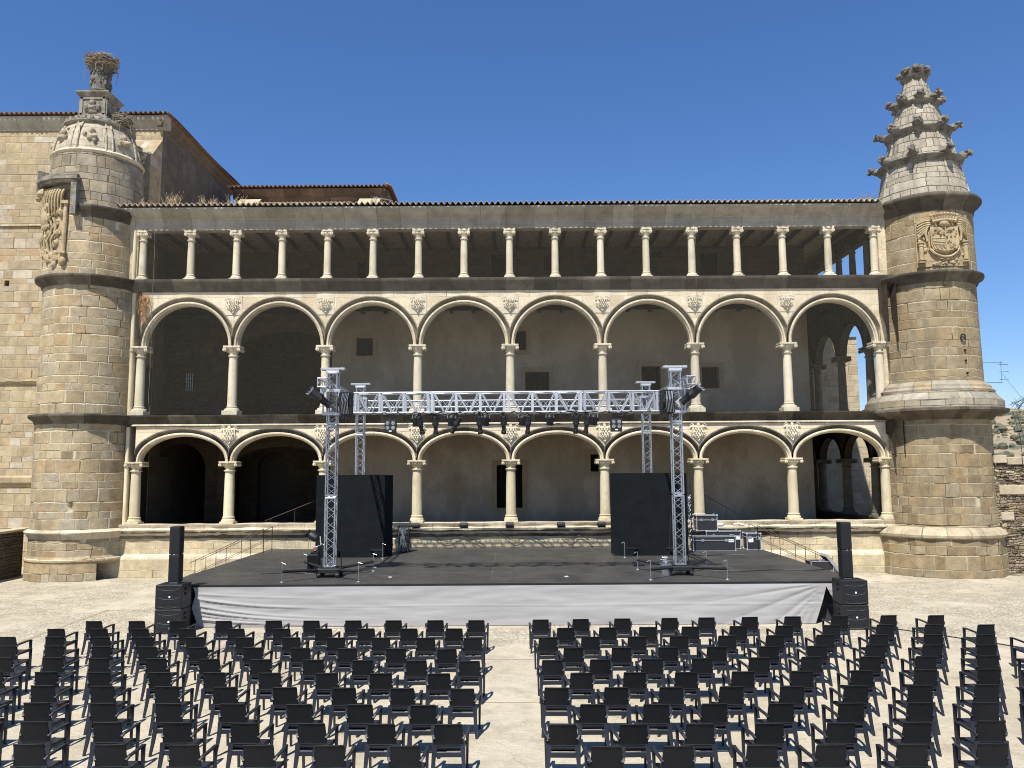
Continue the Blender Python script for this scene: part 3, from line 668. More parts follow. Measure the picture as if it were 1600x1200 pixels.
for k, x in enumerate(inner):
    m1 = shield_mb(.64, .76, seed=k); o = m1.build('carved_shield', CARVEL, None, smooth=30, local=True); o.parent = gal; o.location = (x, -.005, 6.36)
    m1 = MB(); m1.box((0, .0, 0), (.80, .03, .92), None, .005); shield_mb(.54, .64, m1, seed=k+20)
    o = m1.build('carved_shield', CARVEL, None, smooth=30, local=True); o.parent = gal; o.location = (x, -.01, 12.32)

# floors, ceilings, inner walls
mb = MB()
mb.bx(-18.6, 17.2, F+.5, 57, 1.6, 1.95); mb.build('ground_gallery_floor', PLASTER, gal)
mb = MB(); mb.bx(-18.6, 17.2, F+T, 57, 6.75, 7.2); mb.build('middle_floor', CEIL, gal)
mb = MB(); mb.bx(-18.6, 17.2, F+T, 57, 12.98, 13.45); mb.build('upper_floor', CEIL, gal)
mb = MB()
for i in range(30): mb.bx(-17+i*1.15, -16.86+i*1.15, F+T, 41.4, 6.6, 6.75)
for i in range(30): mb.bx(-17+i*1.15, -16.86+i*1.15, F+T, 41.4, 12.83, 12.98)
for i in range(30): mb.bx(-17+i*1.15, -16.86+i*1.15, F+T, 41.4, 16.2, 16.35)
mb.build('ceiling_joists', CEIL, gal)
BW = 41.4; XR = 15.42; XL = -9.35
H1 = [(-.82, .50, 2.75, 4.92), (4.0, 4.42, 4.56, 5.44)]
H2 = [(-8.11, -7.23, 10.62, 11.56), (.11, .75, 10.87, 11.88), (.69, 1.93, 8.66, 9.72), (6.72, 7.72, 8.72, 9.98), (9.84, 10.74, 8.8, 9.92)]
# the two lowest of the upper openings overlap in x only, never in area
H3 = [(-1.04, -.29, 13.46, 15.95), (-.02, .30, 13.46, 15.95), (1.72, 2.61, 15.1, 15.87), (9.96, 10.84, 13.46, 16.0), (7.29, 7.94, 15.75, 16.05), (-8.11, -7.65, 13.46, 15.6)]
mb = MB()
holed_wall(mb, XL, XR, 1.9, 6.8, BW, H1); holed_wall(mb, XL, XR, 7.2, 13.0, BW, H2); mb.build('back_wall', PLASTER, gal)
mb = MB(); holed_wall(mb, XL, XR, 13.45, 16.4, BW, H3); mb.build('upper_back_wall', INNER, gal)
for grp in (H1, H2, H3):
    for (a, b, c, d) in grp:
        if grp is H3 and b-a < .4: continue
        p = MB(); p.bx(a-.02, b+.02, BW+.34, BW+.38, c-.02, d+.02); w = p.build('window', DARKV, gal)
        fr = MB(); e = .24
        if grp is not H3:
            fr.bx(a-e, a, BW-.03, BW+.05, c-e, d+e); fr.bx(b, b+e, BW-.03, BW+.05, c-e, d+e); fr.bx(a, b, BW-.03, BW+.05, d, d+e); fr.bx(a, b, BW-.03, BW+.05, c-e, c)
            fr.build('window_surround', rough_mat('window_stone', (.25, .20, .13), (.30, .245, .165), 2, 20) if 'window_stone' not in bpy.data.materials else bpy.data.materials['window_stone'], w)
            bars = MB(); nb = max(2, int((b-a)/.22))
            for i in range(1, nb): bars.tube((a+(b-a)*i/nb, BW+.2, c), (a+(b-a)*i/nb, BW+.2, d), .012, n=5)
            bars.build('window_grille', BLACK, w)
# left end: older walls of stone with arches
mb = MB()
def arched_wall(mb, x0, x1, z0, z1, Y, arches, n=20, depth=1.1):
    """arches = (cx, halfwidth, springing z, rise, bottom z)"""
    xs = {x0, x1}
    for cx, a, zs, b, zb in arches:
        for i in range(n+1): xs.add(cx+a*cos(pi*i/n))
    xs = sorted(xs)
    def low(x, e):
        for cx, a, zs, b, zb in arches:
            if cx-a-1e-6 <= x <= cx+a+1e-6 and (abs(x-cx) < a-1e-6 or (x < cx) == (e > 0)): return zs+b*math.sqrt(max(0, 1-((x-cx)/a)**2))
        return z0
    for i in range(len(xs)-1):
        p, q = xs[i], xs[i+1]; m = (p+q)/2
        ins = any(abs(m-cx) < a for cx, a, *_ in arches)
        l0 = low(p, 1) if ins else z0; l1 = low(q, -1) if ins else z0
        mb.add([(p, Y, l0), (q, Y, l1), (q, Y, z1), (p, Y, z1)], [[0, 1, 2, 3]])
        if ins: mb.add([(p, Y, l0), (q, Y, l1), (q, Y+depth, l1), (p, Y+depth, l0)], [[0, 1, 2, 3]])
    for cx, a, zs, b, zb in arches:
        for sx in (-1, 1): mb.add([(cx+sx*a, Y, z0), (cx+sx*a, Y+depth, z0), (cx+sx*a, Y+depth, zs), (cx+sx*a, Y, zs)], [[0, 1, 2, 3]])
arched_wall(mb, -18.6, -15.4, 1.9, 6.8, 42.2, [(-17.35, 1.32, 4.7, 1.45, 1.9)])
mb.add([(-15.4, 42.2, 1.9), (-15.4, 45.5, 1.9), (-15.4, 45.5, 6.8), (-15.4, 42.2, 6.8)], [[0, 1, 2, 3]])
arched_wall(mb, -15.3, XL, 1.9, 6.8, 41.9, [(-12.0, 2.5, 4.9, 1.05, 1.9)], depth=.6)
arched_wall(mb, -15.3, XL+.3, 1.9, 6.8, 45.2, [(-13.4, .85, 4.9, .8, 1.9)], depth=.5)
holed_wall(mb, -18.6, -14.6, 7.2, 13, 42.2, [(-17.3, -16.85, 8.9, 9.9)])
arched_wall(mb, -14.6, XL+.1, 7.2, 13, 41.9, [(-11.9, 2.45, 11.0, 1.0, 7.2)], depth=.7)
mb.add([(-14.6, 46.5, 7.2), (XL, 46.5, 7.2), (XL, 46.5, 13), (-14.6, 46.5, 13)], [[0, 1, 2, 3]])
mb.add([(-18.6, 42.0, 13.45), (XL, 42.0, 13.45), (XL, 42.0, 16.4), (-18.6, 42.0, 16.4)], [[0, 1, 2, 3]])
mb.add([(-18.6, 50, 1.9), (XL, 50, 1.9), (XL, 50, 6.8), (-18.6, 50, 6.8)], [[0, 1, 2, 3]])
for zz0, zz1 in ((1.9, 6.8), (7.2, 13.0), (13.45, 16.4)):
    mb.add([(-18.5, F+T, zz0), (-18.5, 50, zz0), (-18.5, 50, zz1), (-18.5, F+T, zz1)], [[0, 1, 2, 3]])
    mb.add([(XL, BW, zz0), (XL, 50, zz0), (XL, 50, zz1), (XL, BW, zz1)], [[0, 1, 2, 3]])
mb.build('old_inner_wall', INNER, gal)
p = MB(); p.bx(-14.4, -12.4, 45.75, 45.8, 1.9, 5.8); p.build('inner_door', WOODP, gal)
p = MB(); p.bx(-17.32, -16.83, 42.5, 42.55, 8.88, 9.92); w = p.build('window', DARKV, gal)
b = MB()
for i in range(4): b.tube((-17.25+i*.11, 42.3, 8.9), (-17.25+i*.11, 42.3, 9.9), .014, n=5)
for i in range(5): b.tube((-17.3, 42.3, 9.0+i*.2), (-16.85, 42.3, 9.0+i*.2), .012, n=5)
b.build('window_grille', ALU, w)
# right end: inner wall going back and side arcade open to the sky
mb = MB()
for zz0, zz1 in ((1.9, 6.8), (7.2, 13.0), (13.45, 16.4)):
    mb.add([(XR, BW, zz0), (XR, 56, zz0), (XR, 56, zz1), (XR, BW, zz1)], [[0, 1, 2, 3]])
    mb.add([(XR, 56, zz0), (17.3, 56, zz0), (17.3, 56, zz1), (XR, 56, zz1)], [[0, 1, 2, 3]])
mb.build('side_inner_wall', PLASTER, gal)
SX = 17.0; SY = [38.3+3.3*k for k in range(6)]
rot = Matrix.Translation((SX, 0, 0)) @ Matrix.Rotation(R(90), 4, 'Z')     # local x -> world y, local y -> world -x
w = MB(rot)
for q, top in ((dict(a=1.42, zs=5.13, b=1.15), 6.8), (dict(a=1.42, zs=10.3, b=1.55), 13.0)):
    for k in range(5):
        cx = SY[k]+1.65
        spandrel(w, cx, q['a'], q['zs'], q['b'], 0, 1.65, top, off=0); spandrel(w, cx, q['a'], q['zs'], q['b'], -.4, 1.65, top, off=0, flip=True)
        arch_ring(w, cx, q['a'], q['zs'], q['b'], -.4, 1.65, prof=[(.2, 0), (0, 0), (0, .4), (.2, .4)], T=.4)
    # half arch next to the front corner
    cx = 37.0; spandrel(w, cx, 1.1, q['zs'], q['b'], 0, 1.3, top, off=0); spandrel(w, cx, 1.1, q['zs'], q['b'], -.4, 1.3, top, off=0, flip=True)
w.bx(37.0, 55, -.4, 0, 15.6, 16.35)
w.bx(37.0, 55, -.45, .05, 1.2, 2.33); w.bx(37.0, 55, -.45, .05, 6.8, 7.3); w.bx(37.0, 55, -.45, .05, 13.0, 13.5)
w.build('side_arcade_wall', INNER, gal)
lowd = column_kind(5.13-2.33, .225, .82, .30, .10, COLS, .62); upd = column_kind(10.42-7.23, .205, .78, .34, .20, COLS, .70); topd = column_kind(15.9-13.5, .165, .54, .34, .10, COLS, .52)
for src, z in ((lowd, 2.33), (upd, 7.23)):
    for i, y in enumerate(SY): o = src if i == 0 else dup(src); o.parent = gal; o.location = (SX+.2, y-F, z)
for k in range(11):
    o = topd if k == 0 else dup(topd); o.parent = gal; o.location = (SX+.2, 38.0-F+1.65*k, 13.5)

# older wall of the neighbouring wing, seen through the side arcade
WINGM = masonry('wing_stone', [(.50, .42, .28), (.56, .48, .34), (.45, .37, .24)], (.50, .43, .31), rh=.42, bw=.8, mw=.02, stain=.3)
ax = empty('side_wing', (19.5, 46, 0), 'sunlit ashlar wing glimpsed through the side arcade beside the right tower', 'building')
mb = MB(); mb.bx(17.35, 19.95, 46, 56, -1, 12.2); mb.build('tall_wall', WINGM, ax)
mb = MB(); mb.bx(19.96, 26, 46.02, 56, -1, 6.9); mb.build('low_wall', WINGM, ax)
mb = MB(); mb.add([(17.3, 45.9, 12.2), (20.0, 45.9, 12.2), (20.0, 56, 12.9), (17.3, 56, 12.9)], [[0, 1, 2, 3]]); mb.build('wall_top', COPING, ax)

# bird net hung before the two upper storeys
mb = MB(); vs = [(-18.0, F-.30, 7.25), (17.0, F-.30, 7.25), (17.0, F-.36, 16.4), (-18.0, F-.36, 16.4)]
mb.add(vs, [[0, 1, 2, 3]])
tag(mb.build('bird_net', NET, loc=(0, F-.3, 7.25)), 'fine square mesh bird net hung over the two upper storeys of the gallery', 'net')

# dry grass growing along the tiles and in the corner
def tuft(name, pts, label, hmin=.25, hmax=.55, seed=1, mat=GRASS, group='dry grass tufts on the gallery roof'):
    rs = random.Random(seed); mb = MB()
    for (x, y, z, n, sp) in pts:
        for i in range(n):
            px_, py = x+rs.uniform(-sp, sp), y+rs.uniform(-.15, .15); h = rs.uniform(hmin, hmax); lx, ly = rs.uniform(-.5, .5)*h, rs.uniform(-.4, .4)*h
            w_ = .010; q = Vector((px_, py, z)); t = q+Vector((lx, ly, h)); m_ = q+Vector((lx*.35, ly*.35, h*.6))
            mb.add([q-Vector((w_, 0, 0)), q+Vector((w_, 0, 0)), m_+Vector((w_*1.2, 0, 0)), t, m_-Vector((w_*1.2, 0, 0))], [[0, 1, 2, 3, 4]])
            if rs.random() < .5: mb.box(tuple(t), (.02, .02, .045), None)
    x, y, z = pts[0][:3]
    return tag(mb.build(name, mat, loc=(x, y, z)), label, 'grass', group)
tuft('dry_grass_tuft', [(-15.9, 36.5, 17.0, 45, .35)], 'bushy dry grass tuft on the eave tiles nearest the left tower', seed=2, hmax=.75)
tuft('dry_grass_tuft', [(-14.2, 36.7, 17.05, 34, .5)], 'low dry grass tuft on the eave tiles below the church side wall', seed=3)
tuft('dry_grass_tuft', [(-12.9, 36.6, 17.05, 26, .4)], 'dry grass tuft on the eave tiles just left of the low rear roof', seed=4)
tuft('dry_grass_tuft', [(-17.0, 36.35, 16.95, 16, .3)], 'small tuft of dry grass where the eave meets the left tower', seed=5, hmax=.5)
tuft('dry_grass_tuft', [(-6.4, 37.0, 17.15, 14, .3)], 'few dry stalks on the tiles right of the low rear roof', seed=8, hmax=.45)
tuft('dry_grass_tuft', [(16.6, 36.5, 17.0, 22, .4)], 'few dry stalks on the tiles beside the pointed spire', seed=9, hmax=.4)
# hanging dead weed at the left corner of the upper arcade
mb = MB(); rs = random.Random(11)
for i in range(75):
    x = -16.98+rs.gauss(0, .11); z = 12.9-rs.uniform(0, .35); y = F-.05; L = rs.uniform(.3, .7)+max(0, rs.gauss(.3, .3))
    mb.path([(x, y, z), (x+rs.uniform(-.1, .12), y-.14, z-L*.4), (x+rs.uniform(-.2, .2), y-.10, z-L)], .007, 3)
tag(mb.build('dead_weed', rough_mat('rusty_weed', (.26, .13, .05), (.40, .24, .10), 8, 30, bump=0), loc=(-16.95, F, 12.5)), 'rust brown dead weed hanging in the corner of the first upper arch', 'weed')
# ------------------------------------------------------------------ church behind the left tower
CX1, CY0 = -18.46, 41.0
ch = empty('church', (CX1, CY0, 0), 'tall stone church with tiled eaves behind the left round tower', 'building')
mb = MB(); holed_wall(mb, -60, CX1, -1, 22.75, CY0, [(-26.38, -26.13, 14.35, 14.65)], depth=.5); mb.build('front_wall', CHURCH, ch)
mb = MB(); mb.bx(-26.45, -26.05, CY0+.45, CY0+.5, 14.2, 14.8); mb.build('putlog_hole', DARKV, ch)
mb = MB(); mb.extrude([(CY0+.2, 22.75), (CY0-.06, 22.75), (CY0-.10, 22.95), (CY0-.28, 23.15), (CY0-.34, 23.3), (CY0-.34, 23.42), (CY0+.2, 23.42)], -60, CX1+.34)
mb.build('front_cornice', EAVEST, ch, smooth=30)
mb = MB(); mb.add([(CX1, CY0, -1), (CX1, 51.3, -1), (CX1, 51.3, 23.2), (CX1, CY0, 23.2)], [[0, 1, 2, 3]]); mb.build('side_wall', SIDEWALL, ch)
mb = MB(); mb.extrude([(CX1-.2, 22.9), (CX1+.03, 22.9), (CX1+.06, 23.1), (CX1+.25, 23.25), (CX1+.30, 23.42), (CX1-.2, 23.42)], CY0-.3, 51.6, along='y'); mb.build('side_cornice', SIDEWALL, ch)
mb = tiled_roof(-60, CX1+.5, CY0-.5, 52, 23.5, 26, rows=10, seed=5); 
# hipped towards the side: pull the right edge down by clipping height with distance from the side eave
mb.v = [Vector((v.x, v.y, min(v.z, 23.5+(CX1+.5-v.x)*.26+(v.z-23.5)*.05+.05*sin(v.y*2*pi/.235)*(1 if (CX1+.5-v.x) < .35 and v.y > CY0+.3 else 0)))) for v in mb.v]
mb.build('tiled_roof', TILER, ch)
mb = MB(); nT = int(11/.235)
for i in range(nT):
    y = CY0-.3+i*.235; r_ = .07
    vs = []
    for k in range(6):
        a = pi*k/5; vs += [(CX1+.52, y+r_*cos(a), 23.45+r_*sin(a)), (CX1+.05, y+r_*cos(a), 23.57+r_*sin(a))]
    mb.add(vs, [[2*k, 2*k+1, 2*k+3, 2*k+2] for k in range(5)])
mb.bx(CX1+.02, CX1+.48, CY0-.4, 51.4, 23.42, 23.455); mb.build('side_eave_tiles', TILER, ch)
mb = MB(); mb.add([(-20.1, CY0-.003, 22.2), (CX1+.01, CY0-.003, 22.2), (CX1+.01, 39.7, 20.75), (-20.1, 39.7, 20.75), (-20.1, 39.7, 10), (CX1+.01, 39.7, 10), (CX1+.01, CY0, 10), (-20.1, CY0, 10)], [[0, 3, 2, 1], [3, 4, 5, 2], [2, 5, 6, 1], [0, 7, 4, 3]])
mb.build('buttress', CHURCH, ch)
mb = MB(); mb.extrude([(CY0+.1, 9.2), (CY0-.02, 9.2), (CY0-.14, 9.32), (CY0-.14, 9.44), (CY0+.1, 9.44)], -60, -19)
mb.extrude([(CY0+.1, 3.95), (CY0-.02, 3.95), (CY0-.2, 4.2), (CY0-.22, 4.45), (CY0+.1, 4.6)], -60, -19)
mb.extrude([(CY0+.1, -1), (CY0-.12, -1), (CY0-.12, 3.9), (CY0+.1, 3.9)], -60, -19); mb.build('string_course', CHURCH, ch)
mb = MB(); mb.extrude([(CY0-.1, 17.55), (CY0-.02, 17.55), (CY0-.06, 17.7), (CY0+.05, 17.75)], -60, -24.6); mb.build('upper_string_course', CHURCH, ch)

# low rear block with hipped eaves and two sloping buttress heads
bk = empty('rear_chapel', (-12.4, 48, 0), 'low chapel roof with two pale sloping buttress heads rising behind the gallery', 'building')
mb = MB(); mb.bx(-16.9, -7.95, 48.3, 54, 8, 21.4); mb.build('chapel_wall', masonry('chapel_stone', [(.13, .09, .065), (.17, .125, .09), (.10, .075, .055), (.20, .145, .105)], (.12, .09, .07), rh=.45, bw=.9, mw=.014, stain=.4), bk)
mb = MB(); mb.extrude([(48.4, 21.35), (48.25, 21.35), (48.2, 21.6), (47.95, 21.85), (47.9, 22.0), (48.4, 22.0)], -17.1, -7.7); mb.bx(-8.2, -7.62, 48.2, 53, 21.5, 22.0); mb.bx(-17.2, -16.8, 48.2, 53, 21.5, 22.0); mb.build('chapel_cornice', bpy.data.materials['chapel_stone'], bk)
mb = tiled_roof(-17.45, -7.35, 47.75, 53.5, 22.1, 23.5, rows=8, seed=9, jit=.035)
mb.v = [Vector((v.x, v.y, min(v.z, 22.14+(-7.3-v.x)*.5, 22.14+(v.x+17.5)*.5))) for v in mb.v]; mb.build('chapel_roof', TILER, bk)
mb = MB()
for i in range(24):
    y = 47.8+i*.235; vs = []
    for k in range(6):
        a = pi*k/5; vs += [(-7.33, y+.07*cos(a), 22.08+.07*sin(a)), (-7.8, y+.07*cos(a), 22.25+.07*sin(a))]
    mb.add(vs, [[2*k, 2*k+1, 2*k+3, 2*k+2] for k in range(5)])
mb.build('hip_tiles', TILER, bk)
for xa, xb in ((-16.65, -15.35), (-9.3, -8.0)):
    mb = MB(); mb.add([(xa, 47.95, 21.35), (xb, 47.95, 21.35), (xb, 46.2, 20.2), (xa, 46.2, 20.2), (xa, 46.2, 12), (xb, 46.2, 12), (xb, 48.2, 12), (xa, 48.2, 12)], [[0, 3, 2, 1], [3, 4, 5, 2], [2, 5, 6, 1], [0, 7, 4, 3]])
    mb.build('buttress_head', COPING, bk)
tiled_roof(-15.3, -9.5, 46.6, 48.2, 20.62, 21.0, rows=4, seed=12).build('lean_to_tiles', rough_mat('pale_tile', (.52, .40, .26), (.60, .48, .33), 4, 20), bk)
mb = MB(); mb.path([(-8.2, 46.4, 20.9), (-7.2, 47.2, 20.95), (-6.9, 47.5, 20.3)], .03, 5); mb.build('lightning_wire', ALU, bk)

# ------------------------------------------------------------------ left tower
def cyl(cx, cy):
    """places (u along the surface from angle a0, z, w outwards) on a round tower"""
    def f(a0, r):
        def g(u, z, w):
            a = R(a0)+u/r; return Vector((cx+(r+w)*sin(a), cy-(r+w)*cos(a), z))
        return g
    return f
ZM = [(13.4, 13.4), (17, 16.85), (18.2, 17.9), (19.55, 19.25), (21.25, 20.92), (21.9, 21.42), (22.05, 21.6), (23.2, 22.5), (23.5, 22.76), (24.9, 24.22), (25.05, 24.36), (26, 25.2)]
def zmap(mb):
    def f(z):
        if z <= 13.4: return z
        for (a, ra), (b, rb) in zip(ZM, ZM[1:]):
            if z <= b: return ra+(rb-ra)*(z-a)/(b-a)
        return z-.8
    mb.v = [Vector((v.x, v.y, f(v.z))) for v in mb.v]; return mb
TOWERT = masonry('dark_tower_granite', [(.25, .205, .14), (.33, .28, .20), (.29, .255, .19), (.37, .315, .22), (.22, .18, .125)], (.17, .14, .10), rh=.43, bw=.72, mw=.024, warp=.04, stain=.6, bump=.9, mott=.45)
LX, LY = -19.65, 37.3
lt = empty('round_tower', (LX, LY, 0), 'round stone tower with carved dome, square pedestal and stork nest on top', 'tower')
C = (LX, LY, 0)
mb = MB(); mb.lathe([(2.30, -1), (2.30, .0), (2.28, .74)], C, 40, 84, 402-0, uvr=2.3, jit=.03); mb.lathe([(2.28, .74), (2.28, .80), (2.32, .84), (2.31, .92), (2.20, 1.0), (2.18, 1.06)], C, 56, jit=.02)
mb.lathe([(2.18, 1.0), (2.18, 1.8)], C, 56, uvr=2.3, jit=.03); mb.build('tower_base', TOWERL, lt, smooth=40)
mb = MB(); mb.lathe([(1.2, -.2), (1.2, .85)], C, 24); mb.bx(-18.45, -17.4, 36.55, 37.8, -.2, .79); mb.build('drain_opening', plain('shaded_stone', (.10, .08, .055), .9), lt)
mb = MB(); mb.lathe([(2.18, 1.78), (2.22, 1.84), (2.26, 1.95), (2.36, 2.02), (2.37, 2.08), (2.26, 2.16), (2.15, 2.2)], C, 72, jit=.05); mb.build('base_moulding', SILL, lt, smooth=50)
mb = MB(); mb.lathe([(2.17, 2.15), (2.17, 4.5), (2.18, 6.85)], C, 56, uvr=2.3, jit=.035); mb.build('lower_shaft', TOWERL, lt, smooth=60)
CORN = [(2.22, 0), (2.27, .06), (2.30, .16), (2.40, .24), (2.52, .30), (2.56, .38), (2.55, .44), (2.2, .50)]
def ring(cx, cy, z, dr=0, sc=1., mat=DARKTRIM, parent=None, name='cornice', a0=0, a1=360, prof=CORN, h=1., n=64):
    mb = MB(); mb.lathe([(r*sc+dr, z+zz*h) for r, zz in prof], (cx, cy, 0), n, a0, a1, jit=.03); return mb.build(name, mat, parent, smooth=50)
ring(LX, LY, 6.78, parent=lt, sc=.975)
mb = MB(); mb.lathe([(2.19, 7.2), (2.19, 10), (2.19, 13.1)], C, 56, uvr=2.3, jit=.035); mb.build('middle_shaft', TOWERL, lt, smooth=60)
ring(LX, LY, 13.0, parent=lt, h=1.05, sc=.985)
LX -= .18; C = (LX, LY, 0)
mb = MB(); mb.lathe([(2.17, 13.45), (2.14, 16.5)], C, 56, uvr=2.3, jit=.035); zmap(mb).build('upper_shaft', TOWERL, lt, smooth=60)
mb = MB(); mb.lathe([(2.14, 16.5), (1.96, 19.75)], C, 56, uvr=2.3, jit=.035); zmap(mb).build('top_shaft', TOWERT, lt, smooth=60)
ring(LX, LY, 16.12, parent=lt, a0=12, a1=200, h=1.25, sc=.955)
mb = MB(); mb.lathe([(1.95, 19.55), (2.01, 19.6), (2.04, 19.68), (1.97, 19.78), (1.87, 19.8)], C, 56, jit=.02); zmap(mb).build('dome_string', SILL, lt, smooth=50)
DOME = [(1.93, 19.75), (1.88, 20.1), (1.78, 20.5), (1.63, 20.9), (1.42, 21.25)]
BUSTM = rough_mat('grimy_carving', (.30, .25, .175), (.44, .38, .28), 5, 30, stain=(.10, .085, .065), stainf=.8, bump=.7, dist=.03)
DOMEM = masonry('dome_stone', [(.42, .37, .27), (.50, .44, .33), (.38, .33, .25)], (.26, .22, .16), rh=.36, bw=.75, mw=.014, stain=.6, stainc=(.12, .11, .095))
mb = MB(); mb.lathe(DOME, C, 48, uvr=2.0, jit=.02); zmap(mb).build('dome', DOMEM, lt, smooth=60)
mb = MB(); DR = [(1.97, 19.75), (1.92, 20.12), (1.82, 20.52), (1.67, 20.93), (1.45, 21.27)]
for k in range(8):
    mb = MB(); a = 45*k-4.5; mb.lathe(DR, C, 2, a-3.4, a+3.4)
    for e in (-4.2, 4.2): mb.path([Vector((LX+(r+(.0 if abs(e) < 5 else -.03))*sin(R(a+e)), LY-(r+(.0 if abs(e) < 5 else -.03))*cos(R(a+e)), z)) for r, z in DR], .045 if abs(e) < 5 else .03, 6)
    zmap(mb).build('dome_rib', DOMEM, lt, smooth=50)
mb = MB()
def blob(mb, c, rad, sc=(1, 1, 1), seed=0, amp=.3, nu=8, nv=6, freq=3.):
    vs = []; c = Vector(c)
    for j in range(nv+1):
        th = pi*j/nv
        for i in range(nu):
            ph = 2*pi*i/nu; d = Vector((sin(th)*cos(ph), sin(th)*sin(ph), cos(th))); k = rad*(1+amp*noise.noise(d*freq+Vector((seed*3.7, seed, 0))))
            vs.append(c+Vector((d.x*sc[0], d.y*sc[1], d.z*sc[2]))*k)
    fs = [[j*nu+i, (j+1)*nu+i, (j+1)*nu+(i+1) % nu, j*nu+(i+1) % nu] for j in range(nv) for i in range(nu)]
    mb.add(vs, fs)
for k in range(8):    # busts in roundels between the ribs
    mb = MB()
    a = R(45*k+18); g = lambda u, z, w: Vector((LX+(1.77+w-(z-20.5)*.40)*sin(a+u/2), LY-(1.77+w-(z-20.5)*.40)*cos(a+u/2), z))
    mb.path([g(.22*cos(t), 20.48+.25*sin(t), .0) for t in [2*pi*i/14 for i in range(15)]], .028, 5)
    blob(mb, g(0, 20.66, .09), .13, (1, 1, 1.2), k, .35, 9, 8); blob(mb, g(0, 20.36, .02), .22, (1.2, .7, .75), k+9, .6, 10, 8, 4)
    for i in range(5): blob(mb, g(random.uniform(-.38, .38), 20.5+random.uniform(-.35, .38), .03), .09, (1, 1, 1), k+i, .6, 6, 4)
    zmap(mb).build('carved_bust', BUSTM, lt, smooth=50)
mb = MB(); mb.lathe([(1.40, 21.2), (1.52, 21.24), (1.58, 21.32), (1.58, 21.42), (1.48, 21.46), (1.35, 21.5), (1.28, 21.62), (1.12, 21.75), (.95, 21.86), (.85, 21.9)], C, 56, jit=.03)
for k in range(26):
    a = 2*pi*k/26; mb.box((LX+1.44*sin(a), LY-1.44*cos(a), 21.53), (.16, .2, .16), Matrix.Rotation(a, 4, 'Z'), .015)
zmap(mb).build('dome_crown', PEDM, lt, smooth=35)
mb = MB(); PX, PY = LX-.08, LY
mb.bx(PX-.78, PX+.78, PY-.78, PY+.78, 21.78, 21.95, .02); mb.bx(PX-.70, PX+.70, PY-.70, PY+.70, 21.95, 22.05, .02)
mb.bx(PX-.62, PX+.62, PY-.62, PY+.62, 22.05, 23.2); 
for sx, sy in ((0, -1), (1, 0), (-1, 0), (0, 1)):
    for u in (-.54, .54): mb.box((PX+(sx*.64 if sx else u), PY+(sy*.64 if sy else u), 22.62), (.06 if sx else .14, .06 if sy else .14, 1.14), None, .008)
    for z in (22.11, 23.12): mb.box((PX+sx*.64, PY+sy*.64, z), (.06 if sx else 1.2, .06 if sy else 1.2, .12), None, .008)
    q = Vector((PX+sx*.66, PY+sy*.66, 22.5)); blob(mb, q+Vector((0, 0, .32)), .15, (1, 1, 1.2), 3, .2, 10, 8); blob(mb, q-Vector((0, 0, .02)), .24, (1.0 if sy else .5, 1.0 if sx else .5, 1.0), 5, .45, 10, 8); blob(mb, q+Vector((0, 0, -.24)), .2, (1.4 if sy else .5, 1.4 if sx else .5, .6), 8, .5, 10, 8)
    for s_ in (-1, 1): blob(mb, q+Vector(((s_*.3 if sy else 0), (s_*.3 if sx else 0), .0)), .11, (1, 1, 2), 6, .3)
mb.add([(PX-.62, PY-.62, 23.18), (PX+.62, PY-.62, 23.18), (PX+.62, PY+.62, 23.18), (PX-.62, PY+.62, 23.18), (PX-.78, PY-.78, 23.42), (PX+.78, PY-.78, 23.42), (PX+.78, PY+.78, 23.42), (PX-.78, PY+.78, 23.42)], [[0, 1, 5, 4], [1, 2, 6, 5], [2, 3, 7, 6], [3, 0, 4, 7]])
mb.bx(PX-.80, PX+.80, PY-.80, PY+.80, 23.42, 23.50, .01); zmap(mb).build('square_pedestal', PEDM, lt, smooth=30)
mb = MB(); mb.lathe([(.60, 23.5), (.58, 23.58), (.46, 23.66), (.50, 23.74), (.42, 23.8), (.42, 24.9), (.48, 24.95), (.5, 25.05)], (PX, PY, 0), 28, cap=True, jit=.02)
for i in range(70):
    a = random.uniform(0, 2*pi); z = random.choice((23.95, 24.05, 24.2, 24.35, 24.6))+random.uniform(-.06, .06); blob(mb, (PX+.43*sin(a), PY-.43*cos(a), z), random.uniform(.05, .10), (1, 1, 1.1), i, .5, 6, 4)
for i in range(9):
    a = 2*pi*i/9; mb.path([Vector((PX+.45*sin(a+t*.6), PY-.45*cos(a+t*.6), 24.75-.25*sin(pi*t))) for t in [k/6 for k in range(7)]], .035, 5)
zmap(mb).build('carved_drum', GREYC, lt, smooth=40)
# carved panel with its hood on the left of the upper shaft
g = cyl(LX, LY)(-16, 2.1)
mb = MB()
def curved_box(mb, g, u0, u1, z0, z1, w0, w1, n=5):
    vs = []
    for i in range(n+1):
        u = u0+(u1-u0)*i/n; vs += [g(u, z0, w0), g(u, z0, w1), g(u, z1, w1), g(u, z1, w0)]
    mb.add(vs, [[4*i+k, 4*(i+1)+k, 4*(i+1)+(k+1) % 4, 4*i+(k+1) % 4] for i in range(n) for k in range(4)]+[[0, 1, 2, 3], [4*n+3, 4*n+2, 4*n+1, 4*n]])
curved_box(mb, g, -1.05, .92, 18.06, 18.20, 0, .50); curved_box(mb, g, -1.0, .85, 17.92, 18.06, 0, .36); curved_box(mb, g, .70, .90, 16.3, 18.0, 0, .40); curved_box(mb, g, -1.1, .9, 18.28, 18.36, 0, .35)
curved_box(mb, g, -1.12, -1.0, 17.3, 18.7, 0, .45)
zmap(mb).build('panel_hood', PEDM, lt)
mb = MB(); rs = random.Random(3)
